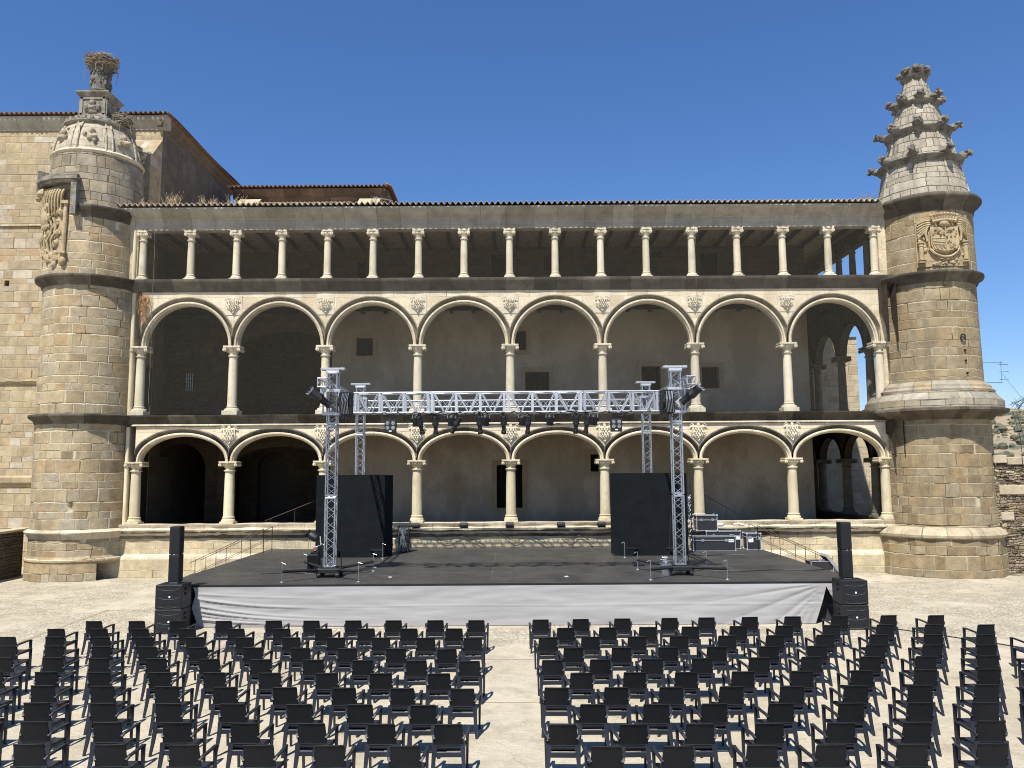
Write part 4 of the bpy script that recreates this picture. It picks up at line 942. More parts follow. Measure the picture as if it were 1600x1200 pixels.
for i in range(9):      # spread wing of the carved bird: long feathers
    t = i/8; pts = []
    for k in range(7):
        q = k/6; pts.append(g(-.75+1.15*t*(1-.15*q)-.25*q*(1-t), 17.75-.10*t-1.9*q*(.55+.45*(1-t))+.15*sin(q*3), .18+.10*sin(pi*q)))
    mb.path(pts, .06, 6, radii=[.05, .07, .075, .07, .06, .05, .03])
blob(mb, g(-.85, 17.5, .25), .24, (.9, 1, 1.2), 2, .4, 12, 9); blob(mb, g(-.98, 17.2, .35), .13, (1, 1.6, .8), 4, .3); blob(mb, g(-.6, 16.3, .12), .34, (.9, .6, 1.6), 7, .5, 12, 9, 4)
for i in range(34): blob(mb, g(-.6+rs.uniform(-.3, .3), 16.3+rs.uniform(-.55, .5), .26-abs(rs.uniform(-.1, .1))), rs.uniform(.06, .11), (1, .8, 1.5), i, .5, 7, 5, 4)
mb.path([g(.42, 16.9, .12), g(.40, 15.8, .14), g(.38, 14.6, .12), g(.36, 14.1, .1)], .1, 8); blob(mb, g(.38, 14.1, .12), .16, (1, 1, 1.4), 1, .2)
mb.box(tuple(g(.41, 16.9, .14)), (.34, .3, .14)); mb.box(tuple(g(.39, 14.5, .14)), (.3, .28, .1))
for i in range(90):
    z = rs.uniform(14.0, 17.6); u = rs.uniform(-1.05, .25 if z > 15 else .0)
    blob(mb, g(u, z, .07), rs.uniform(.06, .19), (1, .8, 1.2), i, .6, 7, 5, 4)
for i in range(5):
    u = -1.0+i*.22; mb.path([g(u+.1*sin(k*1.3), 16.2-k*.35, .15+.05*cos(k*2)) for k in range(6)], .06, 6)
zmap(mb).build('carved_eagle_panel', CARVE, lt, smooth=45)

nest_l = empty('stork_nest', (PX, PY, 24.36), 'big stork nest of dry sticks crowning the left tower', 'nest', 'stork nests')
def nest(parent, c, r0, h, n, seed, hang=10):
    rs = random.Random(seed); mb = MB(); c = Vector(c)
    for i in range(n):
        a = rs.uniform(0, 2*pi); rr = r0*rs.uniform(.45, 1.0); z = rs.uniform(-.1, h)*(.5+.5*rr/r0)
        p = c+Vector((rr*cos(a), rr*sin(a), z)); t = a+pi/2+rs.uniform(-.9, .9); L = rs.uniform(.3, .7)*r0
        d = Vector((cos(t), sin(t), rs.uniform(-.35, .35)))*L*.5; m_ = p+Vector((cos(a), sin(a), 0))*L*.08
        mb.path([p-d, m_, p+d], rs.uniform(.009, .02), 4)
    for i in range(hang):
        a = rs.uniform(0, 2*pi); p = c+Vector((r0*.85*cos(a), r0*.85*sin(a), 0)); mb.path([p, p+Vector((.12*cos(a), .12*sin(a), -.25)), p+Vector((.1*cos(a)+rs.uniform(-.1, .1), .1*sin(a), -rs.uniform(.4, .9)))], .012, 4)
    mb.build('sticks', STICK, parent)
    m2 = MB(); m2.lathe([(r0*.55, -.12), (r0*.82, h*.3), (r0*.80, h*.75), (r0*.4, h*.7), (0.02, h*.6)], tuple(c), 18, jit=.12); m2.build('nest_core', rough_mat('nest_core', (.10, .08, .055), (.20, .165, .12), 8, 30, bump=.6, dist=.05) if 'nest_core' not in bpy.data.materials else bpy.data.materials['nest_core'], parent)
nest(nest_l, (PX, PY, 24.34), .72, .52, 560, 1)
nest_r = empty('stork_nest', (LX+1.25, LY-.5, 21.1), 'small ragged nest of dark twigs on the right shoulder of the dome', 'nest', 'stork nests')
nest(nest_r, (LX+1.28, LY-.35, 21.2), .5, .45, 260, 2, 16)

# ------------------------------------------------------------------ right tower
BASEMOULD = masonry('worn_moulding', [(.40, .335, .225), (.46, .39, .27), (.36, .30, .20)], (.18, .15, .10), rh=40., bw=1.0, mw=.016, vary=.4, warp=.02, stain=.5, bump=.8, mott=.35)
RX, RY = 19.20, 37.0
rt = empty('round_tower', (RX, RY, 0), 'round stone tower with coat of arms and tapering ringed spire', 'tower')
C = (RX, RY, 0)
mb = MB(); mb.lathe([(2.82, -1), (2.80, 0), (2.77, 1.0), (2.75, 1.66)], C, 14, 7, 367, uvr=2.8, jit=.04); mb.build('tower_base', TOWER, rt, smooth=20)
mb = MB(); mb.lathe([(2.75, 1.62), (2.83, 1.68), (2.85, 1.78), (2.74, 1.93), (2.54, 2.06), (2.30, 2.10)], C, 28, 7, 367, jit=.03); mb.build('base_moulding', BASEMOULD, rt, smooth=35)
RX = 19.38; C = (RX, RY, 0)
mb = MB(); mb.lathe([(2.36, 2.08), (2.34, 4.5), (2.31, 6.9)], C, 48, uvr=2.5, jit=.04); mb.build('lower_shaft', TOWER, rt, smooth=60)
mb = MB(); mb.lathe([(2.28, 6.72), (2.40, 6.76), (2.52, 6.9), (2.74, 6.98), (2.94, 7.02), (3.05, 7.10), (3.05, 7.2), (2.9, 7.24)], C, 56, jit=.06); mb.build('cornice', DARKTRIM, rt, smooth=45)
mb = MB(); mb.lathe([(2.88, 7.2), (2.86, 7.58)], C, 24, uvr=2.6, jit=.05); mb.lathe([(2.86, 7.56), (2.80, 7.66), (2.62, 7.86), (2.55, 7.95)], C, 24, jit=.05); mb.lathe([(2.55, 7.95), (2.56, 8.05), (2.42, 8.15), (2.40, 8.25), (2.22, 8.4), (2.16, 8.46)], C, 32, jit=.03)
mb.build('stepped_plinth', masonry('lichen_plinth', [(.30, .27, .20), (.38, .34, .27), (.34, .27, .17), (.27, .25, .21)], (.10, .085, .065), rh=.38, bw=.9, mw=.02, stain=.5), rt, smooth=35)
mb = MB(); mb.lathe([(2.15, 8.4), (2.12, 11), (2.09, 13.1)], C, 48, uvr=2.2, jit=.035); mb.build('middle_shaft', TOWER, rt, smooth=60)
ring(RX, RY, 12.85, parent=rt, sc=.955, h=1.05)
RX = 19.5; C = (RX, RY, 0)
mb = MB(); mb.lathe([(2.07, 13.3), (2.05, 15), (2.05, 16.4)], C, 48, uvr=2.1, jit=.03); mb.build('upper_shaft', TOWER, rt, smooth=60)
ring(RX, RY, 16.15, parent=rt, prof=[(2.02, -.05), (2.08, 0), (2.12, .2), (2.22, .36), (2.38, .48), (2.44, .56), (2.44, .66), (2.40, .72), (2.0, .86)], mat=DARKTRIM)
RP = [(16.9, 2.04), (18.8, 1.62), (20.3, 1.27), (21.4, .97), (22.4, .64), (23.2, .43), (24, .36)]
def rad(z):
    for (a, ra), (b, rb) in zip(RP, RP[1:]):
        if z <= b: return ra+(rb-ra)*(z-a)/(b-a)
    return .36
mb = MB(); mb.lathe([(rad(z)*(1+.0), z) for z in (16.9, 18.8, 20.3, 21.4, 22.4, 23.2)], C, 16, 4, 364, uvr=1.5, jit=.012); mb.build('spire', SPIRE, rt, smooth=15)
mb = MB()
for k in range(8):
    a = R(45*k+10)
    mb.path([(RX+(rad(z)+.0)*sin(a), RY-(rad(z)+.0)*cos(a), z) for z in (16.95, 18.8, 20.3, 21.4, 22.4, 23.2)], .055, 6)
mb.build('spire_ribs', SPIRE, rt, smooth=40)
RG = [(18.72, .21), (20.25, .19), (21.72, .17), (23.15, .18)]
for j, (z, e) in enumerate(RG):
    r0 = rad(z); mb = MB(); mb.lathe([(r0-.02, z-.10), (r0+.06, z-.06), (r0+.10, z+.02), (r0+e, z+.10), (r0+e+.02, z+.17), (r0-.05, z+.20)], C, 36, jit=.03, cap=(j == 3)); mb.build('spire_ring', GREYC, rt, smooth=45)
    nk = 8 if j < 3 else 7
    for k in range(nk):
        mb = MB()
        a = R(360*k/nk+10+j*9); L = (.34, .32, .28, .42)[j]*random.uniform(.6, 1.2)
        d = Vector((sin(a), -cos(a), 0)); b0 = Vector((RX, RY, z+.22))+d*(r0+e-.1)
        if j < 3:
            blob(mb, b0+d*.05+Vector((0, 0, .08)), .22, (1.1, 1.1, .8), k+j, .5, 9, 7); mb.path([b0-d*.1, b0+d*L*.5+Vector((0, 0, .06)), b0+d*L+Vector((0, 0, .16))], .1, 7, radii=[.17, .14, .10]); blob(mb, b0+d*L*.6+Vector((0, 0, .14)), .15, (1, 1, .8), k*7+j, .8, 8, 6, 4)
            blob(mb, b0+d*L+Vector((0, 0, .20)), .15, (1.1, 1.1, .9), k*3+j, .9, 9, 7, 4); blob(mb, b0+d*(L+.12)+Vector((0, 0, .10)), .09, (1, 1, 1), k, .7)
        else:
            q = Vector((RX, RY, z+.36))+d*.34; blob(mb, q, .26, (1, 1, .85), k, .6, 10, 8, 4); blob(mb, q+d*.30+Vector((0, 0, .05)), .17, (1, 1, .9), k+5, .7, 9, 7, 4); blob(mb, q+Vector((0, 0, .22)), .13, (1, 1, 1), k+8, .7, 8, 6)
        mb.build('gargoyle', GREYC, rt, smooth=50)
# coat of arms
g = cyl(RX, RY)(-6, 2.06); mb = MB()
curved_box(mb, g, -1.12, 1.12, 13.55, 15.75, 0, .05, 10)
for e in (-1.12, 1.08): curved_box(mb, g, e, e+.05, 13.55, 15.9, 0, .10, 1)
mb.build('arms_panel', masonry('arms_stone', [(.40, .31, .18), (.34, .27, .165), (.44, .31, .16)], (.20, .16, .10), rh=.62, bw=.8, mw=.010, stain=.3), rt)
mb = MB(); out = [(-.55, .62), (.55, .62), (.56, -.15), (.48, -.45), (.28, -.56), (0, -.62), (-.28, -.56), (-.48, -.45), (-.56, -.15)]; n = len(out); zc = 14.72
for s_, w0, w1 in ((1, .04, .20), (.9, .20, .23)):
    vs = [g(x*s_, zc+z*s_, w0) for x, z in out]+[g(x*s_*.98, zc+z*s_*.98, w1) for x, z in out]; mb.add(vs, [[i, (i+1) % n, n+(i+1) % n, n+i] for i in range(n)]+[[n+i for i in range(n)]])
mb.path([g(0, zc+.55, .24), g(0, zc-.5, .24)], .018, 5); mb.path([g(-.5, zc+.05, .24), g(.5, zc+.05, .24)], .018, 5)
for z in (.30, -.08, -.22): mb.path([g(-.48, zc+z, .24), g(-.03, zc+z, .24)], .014, 4)
for i in range(3): mb.path([g(-.40+i*.13, zc-.26, .24), g(-.26+i*.13, zc-.48, .24)], .014, 4)
for i in range(26): blob(mb, g(rs.uniform(-.46, .46), zc+rs.uniform(.1, .54), .24), .045, (1, .8, 1.2), i, .6, 6, 4)
for i in range(14): blob(mb, g(rs.uniform(.05, .45), zc+rs.uniform(-.45, 0), .24), .04, (1, .8, 1.2), i, .6, 6, 4)
mb.path([g(.62*cos(t)*1.05, zc-.02+.78*sin(t), .16) for t in [pi*1.12+pi*.76*i/16 for i in range(17)]], .06, 6)     # ribbon below
mb.path([g(-.66, zc-.05, .16), g(-.72, zc+.3, .16), g(-.64, zc+.66, .16)], .05, 6); mb.path([g(.66, zc-.05, .16), g(.72, zc+.3, .16), g(.64, zc+.66, .16)], .05, 6)
for i in range(9):      # crown band
    a = -1+2*i/8; mb.path([g(a*.42, 15.55, .22), g(a*.5, 15.72+.06*(1-a*a), .26)], .045, 5); blob(mb, g(a*.5, 15.80+.06*(1-a*a), .26), .06, seed=i)
mb.path([g(-.45+.9*i/8, 15.52+.06*(1-(-1+2*i/8)**2), .24) for i in range(9)], .07, 6); blob(mb, g(0, 15.45, .16), .2, (1.2, .8, .8), 3, .3, 10, 8)
for sx in (-1, 1):      # wings
    for i in range(6): mb.path([g(sx*(.40+.06*i), 15.62-.09*i, .12), g(sx*(.75), 15.60-.10*i, .17), g(sx*1.03, 15.52-.13*i, .10)], .045, 6)
    x = sx*.92; mb.path([g(x, 14.65, .12), g(x, 13.85, .12)], .10, 10)
    for zz, rr in ((14.68, .15), (14.55, .12), (13.9, .13), (13.78, .16)): mb.path([g(x, zz, .12), g(x, zz-.06, .12)], rr, 10)
    for i in range(12): blob(mb, g(sx*rs.uniform(.7, 1.02), rs.uniform(13.75, 15.1), .07), rs.uniform(.05, .1), (1, .8, 1.2), i, .6, 7, 5)
for i in range(30): blob(mb, g(rs.uniform(-.5, .6), rs.uniform(13.62, 13.95), .06), rs.uniform(.05, .09), (1, .8, 1), i, .6, 6, 4)
mb.build('coat_of_arms', CARVE, rt, smooth=45)
mb = MB()
for (a, z) in ((10, 9.75), (10, 9.3), (11, 8.75)): q = cyl(RX, RY)(a, 2.13)(0, z, .0); mb.tube(q, q+Vector((.01, -.05, 0)), .05, n=8)
q = cyl(RX, RY)(8, 2.13)(0, 10.3, .04); mb.path([q+Vector((.10*cos(t), 0, .16*sin(t))) for t in [2*pi*i/12 for i in range(13)]], .03, 5); mb.build('iron_ring', BLACK, rt)

# antenna bracket and wires on the plinth
mb = MB(); q = Vector((22.0, 37.6, 9.55))
mb.tube(q, q+Vector((1.15, 0, 0)), .008); mb.tube(q-Vector((0, 0, .95)), q+Vector((1.05, 0, -.95)), .012); mb.tube((23.05, 37.6, 9.6), (23.05, 37.6, 8.55), .007)
for z in (9.45, 9.1, 8.75): mb.tube((22.95, 37.6, z), (23.4, 37.6, z+.02), .01)
mb.path([(23.1, 37.6, 9.0), (23.9, 37.6, 7.9), (24.4, 37.5, 7.0)], .006, 4)
mb.tube((23.4, 36.3, 7.2), (23.9, 36.3, 7.9), .02); mb.tube((23.4, 36.3, 7.2), (23.1, 36.2, 7.75), .012)
rs = random.Random(4)
for i in range(12): mb.path([(22.3+rs.uniform(-.4, .5), 35.5, 7.25+rs.uniform(0, .2)), (22.4+rs.uniform(-.4, .6), 35.4, 7.6+rs.uniform(-.1, .2)), (22.6+rs.uniform(-.4, .6), 35.5, 7.2)], .008, 4)
for x in (22.05, 22.2): mb.path([(x, 35.35, 7.1), (x+.1, 35.1, 5.9), (x+.18, 35.2, 4.6)], .012, 4)
tag(mb.build('antenna_bracket', BLACK, loc=(22.6, 37.0, 7.3)), 'thin antenna bracket and loose wires on the shoulder of the right tower', 'antenna')

# walls at both ends
mb = MB(); mb.bx(21.0, 34, 35.35, 36.1, -2, 4.75); w = mb.build('rubble_wall', SCHIST, None, loc=(24, 35.6, 0)); tag(w, 'dark dry stone rubble wall right of the spired tower', 'wall')
mb = MB(); rs = random.Random(8)
x = 21.0
while x < 34:
    l = rs.uniform(.5, .95); mb.box((x+l/2, 35.7, 4.95+rs.uniform(-.04, .04)), (l-.02, .95, .34), Matrix.Rotation(rs.uniform(-.02, .02), 4, 'Y'), .03); x += l
mb.build('coping', COPING, w)
mb = MB()
for i in range(420):
    xx, zz = rs.uniform(21.3, 30), rs.uniform(0, 4.7); mb.box((xx, 35.34, zz), (rs.uniform(.12, .5), rs.uniform(.02, .10), rs.uniform(.04, .13)), Matrix.Rotation(rs.uniform(-.12, .12), 4, 'Y'), .012)
mb.build('projecting_stones', SCHIST, w)
mb = MB()
for zz, l, h in ((2.35, .55, .34), (3.45, 1.15, .40)): mb.box((21.2+l/2, 35.33, zz+h/2), (l, .12, h), None, .03)
mb.build('quoin_stones', COPING, w)
mb = MB(); mb.bx(-23.0, -22.45, 14, 37.4, -1, 2.02); w = mb.build('parapet_wall', masonry('dark_wall', [(.10, .08, .06), (.15, .12, .085), (.08, .065, .05)], (.06, .05, .04), rh=.12, bw=.35, mw=.018, vary=1, warp=.06, bump=1, bscale=2), None, loc=(-22.7, 26, 0)); tag(w, 'low dark stone parapet running back to the left tower', 'wall')
mb = MB(); y = 14
while y < 37.4:
    l = rs.uniform(.5, .9); mb.box((-22.72, y+l/2, 2.07+rs.uniform(-.015, .015)), (.66, l-.02, .12), None, .02); y += l
mb.build('coping', COPING, w)
# ------------------------------------------------------------------ stage
SZ = 1.24; SX0, SX1, SY0, SY1 = -10.75, 10.55, 24.82, 36.2
st = empty('stage', (0, 30, 0), 'wide black open air stage platform with a white cloth across its front', 'stage')
mb = MB(); nx_, ny_ = 20, 12; mb.bx(SX0, SX1, SY0, SY1, SZ-.06, SZ); mb.build('deck', DECK, st)
mb = MB(); mb.bx(SX0-.01, SX1+.01, SY0-.03, SY0+.02, SZ-.10, SZ-.004); mb.bx(SX0-.03, SX0, SY0, SY1, SZ-.14, SZ-.006); mb.bx(SX1, SX1+.03, SY0, SY1, SZ-.14, SZ-.006); mb.build('deck_edge', BLACK, st)
mb = MB()
for i in range(11):
    for j in range(6):
        x = SX0+.2+i*(SX1-SX0-.4)/10; y = SY0+.35+j*(SY1-SY0-.6)/5; mb.tube((x, y, 0), (x, y, SZ-.06), .03, n=6)
mb.build('deck_legs', ALU, st)
SKM = rough_mat('dark_grey_skirt', (.025, .026, .030), (.04, .042, .048), 2, 40)
for x in (SX0+.01, SX1-.01):
    mb = MB(); vs = []; n = 60
    for i in range(n+1): y = SY0+(SY1-SY0)*i/n; vs += [(x+.03*sin(i*1.3), y, .0), (x, y, SZ-.07)]
    mb.add(vs, [[2*i, 2*i+2, 2*i+3, 2*i+1] for i in range(n)]); mb.build('side_skirt', SKM, st, smooth=60)
mb = MB(); vs = []; n = 20
for i in range(n+1): x = SX0+(1.05)*i/n; vs += [(x, SY0+.03*sin(i*1.7), 0), (x, SY0+.01, SZ-.07)]
mb.add(vs, [[2*i, 2*i+2, 2*i+3, 2*i+1] for i in range(n)])
mb.build('side_skirt', SKM, st, smooth=60); mb = MB(); mb.add([(9.0, SY0+.35, 0), (10.5, SY0+.35, 0), (10.5, SY0+.35, 1.15), (9.0, SY0+.35, 1.15)], [[0, 1, 2, 3]])
mb.build('side_skirt', SKM, st)
# white front cloth, pulled into folds at both ends
def drape(x0, x1, edge_l, edge_r, name):
    nx2, nz2 = 260, 44; vs = []
    for j in range(nz2+1):
        z = .015+(SZ-.075)*j/nz2; zz = 1-j/nz2
        xa, xb = edge_l(zz), edge_r(zz)
        for i in range(nx2+1):
            x = xa+(xb-xa)*i/nx2; y = 0
            # folds sweeping down and rightwards from the left end
            dl = x-x0
            if dl < 6.5:
                for k, (za, dr, am, wd) in enumerate(((.16, .16, .020, .020), (.27, .34, .050, .026), (.42, .44, .040, .020), (.55, .38, .055, .026), (.66, .31, .035, .018), (.78, .22, .05, .024))):
                    zc = za+dr*(1-math.exp(-dl/2.2)); y -= am*math.exp(-((zz-zc)/wd)**2)*math.exp(-(dl/3.2)**2)*(.5+.5*min(1, dl/.4))
            # fan of folds from the upper right corner
            dr_ = 9.42-x
            if -.9 < dr_ < 6:
                ang = math.atan2(zz*1.2+.02, dr_+.03); dist = math.hypot(zz*1.2, dr_)
                y -= .035*(abs(sin(ang*16+.8*sin(ang*7)))**.6)*min(1, dist/.5)*math.exp(-(max(0, dr_-1.2)/2.6)**2)*(1 if ang > .1 else max(0, ang/.1))
            y -= .02*noise.noise((x*.5, zz*2.2, 1))+.012*noise.noise((x*1.2, zz*7, 3))+.010*math.exp(-((zz-.50-.02*noise.noise((x*.3, 0, 0)))/.02)**2)
            y -= .03*zz
            vs.append((x, SY0-.06+y, z))
    m = nx2+1; mb = MB(); mb.add(vs, [[j*m+i, j*m+i+1, (j+1)*m+i+1, (j+1)*m+i] for j in range(nz2) for i in range(nx2)])
    return mb.build(name, CLOTH, st, smooth=80)
drape(-9.66, 9.42, lambda zz: -9.66+.05*sin(zz*9)+.10*zz, lambda zz: 9.42-.42*max(0, zz-.12), 'white_front_cloth')
drape(9.42, 10.0, lambda zz: 9.42+.55*max(0, zz-.05), lambda zz: 10.05-.02*sin(zz*7), 'white_cloth_flap')

# ------------------------------------------------------------------ stairs with handrails at both ends of the stage
def stairs(sx, label):
    xs = SX0 if sx < 0 else SX1; t = empty('stage_stairs', (xs+sx*1.2, 35.0, 0), label, 'stairs', 'stairs at the ends of the stage')
    n = 6; run = 2.35; y0, y1 = 34.35, 35.55
    for i in range(n):
        x = xs+sx*(.05+run*(i+.5)/n); z = SZ-(i+1)*SZ/(n+1)
        mb = MB(); mb.box((x, (y0+y1)/2, z-.02), (run/n-.02, y1-y0-.08, .04), None, .005); mb.build('tread', BLACK, t)
    for y in (y0, y1):
        mb = MB(); mb.path([(xs+sx*.02, y, SZ-.1), (xs+sx*(run+.05), y, .02)], .03, 6); mb.build('stringer', BLACK, t)
        mb = MB(); L = run+.35
        hx = lambda f, dz: (xs+sx*(-.25+f*(run+.75)), y, SZ+dz-(f*(SZ+.10)))
        mb.path([hx(0, 1.02), hx(1, .95)], .015, 6); mb.path([hx(0, .52), hx(1, .45)], .012, 6)
        for f in (.0, .30, .64, .92): p = Vector(hx(f, 1.0)); mb.tube(p, (p.x, p.y, max(0.0, p.z-1.0)), .015, n=6)
        mb.tube((xs-sx*.25, y, SZ+1.02), (xs-sx*.25, y, SZ), .015, n=6)
        mb.build('handrail', RUSTY, t, smooth=40)
stairs(-1, 'thin railed steps going down from the left end of the stage')
stairs(1, 'thin railed steps going down from the right end of the stage')

# handrails inside the lower arcade
def inner_rail(pts, label, mat):
    mb = MB(); a, b = Vector(pts[0]), Vector(pts[1]); mb.path([a, b], .014, 6)
    for f in (.1, .5, .9): p = a.lerp(b, f); mb.tube(p, p-Vector((0, 0, .9)), .010, n=6)
    tag(mb.build('handrail', mat, loc=tuple(a-Vector((0, 0, .9)))), label, 'handrail')
inner_rail([(-11.7, 38.4, 2.35), (-8.9, 38.4, 3.45)], 'thin sloping handrail inside the second lower arch from the left tower', RUSTY)
inner_rail([(8.9, 38.6, 3.55), (11.4, 38.6, 2.1)], 'dark sloping handrail inside the lower arch behind the flight cases', BLACK)

# ------------------------------------------------------------------ truss rig
def truss(mb, p0, p1, w, h, r=.025, rb=.012, pitch=.45, up=(0, 0, 1), style='zig', ends=True):
    p0, p1, up = Vector(p0), Vector(p1), Vector(up); d = (p1-p0); L = d.length; d.normalize(); s = d.cross(up).normalized(); u = s.cross(d)
    C4 = [s*w/2*a+u*h/2*b for a, b in ((-1, -1), (1, -1), (1, 1), (-1, 1))]
    for c in C4: mb.tube(p0+c, p1+c, r, n=8)
    n = max(1, round(L/pitch))
    for f in range(4):
        a, b = C4[f], C4[(f+1) % 4]
        for k in range(n):
            q0, q1 = p0+d*(L*k/n), p0+d*(L*(k+1)/n)
            if style == 'x': mb.tube(q0+a, q1+b, rb, n=5, cap=False); mb.tube(q0+b, q1+a, rb, n=5, cap=False)
            elif k % 2: mb.tube(q0+a, q1+b, rb, n=5, cap=False)
            else: mb.tube(q0+b, q1+a, rb, n=5, cap=False)
        if ends:
            for q in (p0, p1): mb.tube(q+a, q+b, rb*1.4, n=6)
TY0, TY1 = 26.6, 33.1
def tower(x, y, ztop, label, front, jx):
    t = empty('truss_tower', (x, y, SZ), label, 'truss tower', 'truss towers of the lighting rig')
    for (a, b) in ((SZ+.32, SZ+2.55), (SZ+2.6, SZ+4.9), (SZ+4.95, ztop-.12)):
        m = MB(); truss(m, (x, y, a), (x, y, b), .31, .31, .026, .011, .24, up=(0, 1, 0), style='zig')
        for zz in (a+.02, b-.02):
            for sy in (-1, 1): m.box((x, y+sy*.17, zz), (.30, .03, .05))
        m.build('mast_section', ALU, t, smooth=50)
    m = MB(); m.box((x, y, ztop), (.80, .30, .07), None, .01); m.box((x, y, ztop-.10), (.44, .30, .10), None, .01); m.tube((x-.3, y-.13, ztop), (x-.3, y+.13, ztop), .05, n=12); m.tube((x+.3, y-.13, ztop), (x+.3, y+.13, ztop), .05, n=12); m.build('head_block', ALUW, t, smooth=40)
    m = MB(); zc = 6.9 if front else 7.35; hh = .38 if front else .25
    for sx in (-1, 1):
        for sy in (-1, 1): m.box((x+sx*.26, y+sy*.26, zc), (.05, .05, hh*2))
    for zz in (zc-hh, zc+hh):
        for s_ in (-1, 1): m.box((x, y+s_*.26, zz), (.60, .07, .09), None, .006); m.box((x+s_*.26, y, zz), (.07, .52, .09), None, .006)
    m.build('sleeve_block', ALUW, t)
    m = MB(); m.box((x, y, SZ+.22), (.78, .70, .14), None, .02); m.box((x, y, SZ+.30), (.5, .5, .05))
    for sx in (-1, 1):
        for sy in (-1, 1): m.tube((x+sx*.30-.05, y+sy*.28, SZ+.085), (x+sx*.30+.05, y+sy*.28, SZ+.085), .085, n=12); m.box((x+sx*.30, y+sy*.28, SZ+.14), (.14, .14, .06))
    m.build('wheeled_base', BLACK, t, smooth=40)
    for sx in (-1, 1):
        for sy in (-1, 1):
            e = Vector((x+sx*1.18, y+sy*1.32, SZ+.33)); m = MB(); m.path([(x+sx*.3, y+sy*.3, SZ+.25), e], .045, 4); o = m.build('outrigger', BLACK, t)
            m = MB(); m.tube((e.x, e.y, SZ+.02), (e.x, e.y, SZ+.60), .010, n=7); m.tube((e.x, e.y, SZ+.004), (e.x, e.y, SZ+.03), .07, .04, n=12); m.tube((e.x-.02, e.y, SZ+.60), (e.x+.12*jx, e.y-.03, SZ+.55), .009, n=6); m.build('screw_jack', ALU, o, smooth=40)
    for sx in (-1, 1): m = MB(); m.tube((x+sx*.33, y+.2, SZ+.3), (x+sx*.24, y+.1, SZ+1.9), .018, n=6); m.build('brace', BLACK, t)
    return t
XL1, XR1, XL2, XR2 = -5.95, 5.42, -6.25, 5.52
tower(XL1, TY0, 8.02, 'front left aluminium truss tower standing before the left black screen', True, 1)
tower(XR1, TY0, 8.02, 'front right aluminium truss tower standing before the right black screen', True, -1)
tower(XL2, TY1, 8.22, 'rear left aluminium truss tower rising behind the left black screen', False, 1)
tower(XR2, TY1, 8.22, 'rear right aluminium truss tower rising behind the right black screen', False, -1)

fb = empty('truss_beam', (-.2, TY0, 6.5), 'deep front aluminium truss beam carrying the row of spotlights', 'truss', 'truss beams of the lighting rig')
z0, z1 = 6.54, 7.20; x0, x1 = -5.22, 4.84; seg = (x1-x0)/4
for k in range(4):
    m = MB(); a, b = x0+seg*k+.01, x0+seg*(k+1)-.01
    for yy in (-.25, .25):
        for zz in (z0, z1): m.tube((a, TY0+yy, zz), (b, TY0+yy, zz), .030, n=10)
        for q in range(4): xx = a+.06+(b-a-.12)*q/3; m.box((xx, TY0+yy, (z0+z1)/2), (.075, .045, z1-z0-.03))
        for q in range(3):
            c0 = a+.10+(b-a-.12)*q/3; c1 = a+.02+(b-a-.12)*(q+1)/3; cm = (c0+c1)/2
            for e in (0, .045): m.tube((c0+e, TY0+yy, z1-.04), (cm-.02+e*.3, TY0+yy, z0+.03), .013, n=6, cap=False); m.tube((c1-e, TY0+yy, z1-.04), (cm+.05-e*.3, TY0+yy, z0+.03), .013, n=6, cap=False)
    for zz in (z0, z1):
        for q in range(4): xx = a+.06+(b-a-.12)*q/3; m.tube((xx, TY0-.25, zz), (xx, TY0+.25, zz), .018, n=6)
        for q in range(3): c0 = a+.06+(b-a-.12)*q/3; c1 = a+.06+(b-a-.12)*(q+1)/3; m.tube((c0, TY0-.25, zz), (c1, TY0+.25, zz), .012, n=5)
    m.build('truss_segment', ALUW, fb, smooth=50)
for xx, label in ((x0-.28, 'left'), (x1+.28, 'right')):
    m = MB(); m.box((xx, TY0, 6.86), (.34, .62, .78), None, .02)
    rs = random.Random(int(xx*10))
    for i in range(14): m.path([(xx+rs.uniform(-.2, .2), TY0-.33, 7.2), (xx+rs.uniform(-.25, .25), TY0-.37, 6.8), (xx+rs.uniform(-.2, .2), TY0-.33, 6.4+rs.uniform(-.2, .15))], .014, 5)
    for i in range(3): m.path([(xx+(-.22+i*.16), TY0-.34, 7.1), (xx+(-.20+i*.16), TY0-.42, 6.85), (xx+(-.22+i*.16), TY0-.34, 6.55)], .028, 6)
    m.build('cable_dolly', BLACK, fb, smooth=40)
    m = MB(); rs = random.Random(3)
    for i in range(5): m.path([(xx-.05+i*.05, TY0-.40, 7.18), (xx-.09+i*.05, TY0-.45, 6.9+rs.uniform(-.1, .1)), (xx-.05+i*.05, TY0-.40, 6.5)], .010, 5)
    m.build('chain_coil', ALU, fb)
m = MB(); rs = random.Random(31); pts = []
for i in range(90): pts.append((x0+.3+(x1-x0-.6)*i/89, TY0-.28+rs.uniform(-.02, .02), z0-.035+rs.uniform(-.035, .05)))
m.path(pts, .022, 5)
for q in range(16):
    xa = rs.uniform(x0+.8, x1-1.2); dx = rs.uniform(.2, .7); m.path([(xa, TY0-.28, z0-.02), (xa+dx*.5, TY0-.29, z0-.12-rs.uniform(0, .14)), (xa+dx, TY0-.28, z0-.02)], .010, 5)
for q in range(9): xa = rs.uniform(x0+.8, x1-1); m.tube((xa, TY0-.29, z0+.02), (xa, TY0-.29, z0-.22), .007, n=5)
m.build('cable_loom', BLACK, fb, smooth=40)
m = MB()
for q in range(14): xa = rs.uniform(x0+.5, x1-.5); m.box((xa, TY0-.30, z0+rs.uniform(-.01, .05)), (rs.uniform(.05, .16), .05, .05), Matrix.Rotation(rs.uniform(-.3, .3), 4, 'Y'))
m.build('clamps', ALUW, fb)
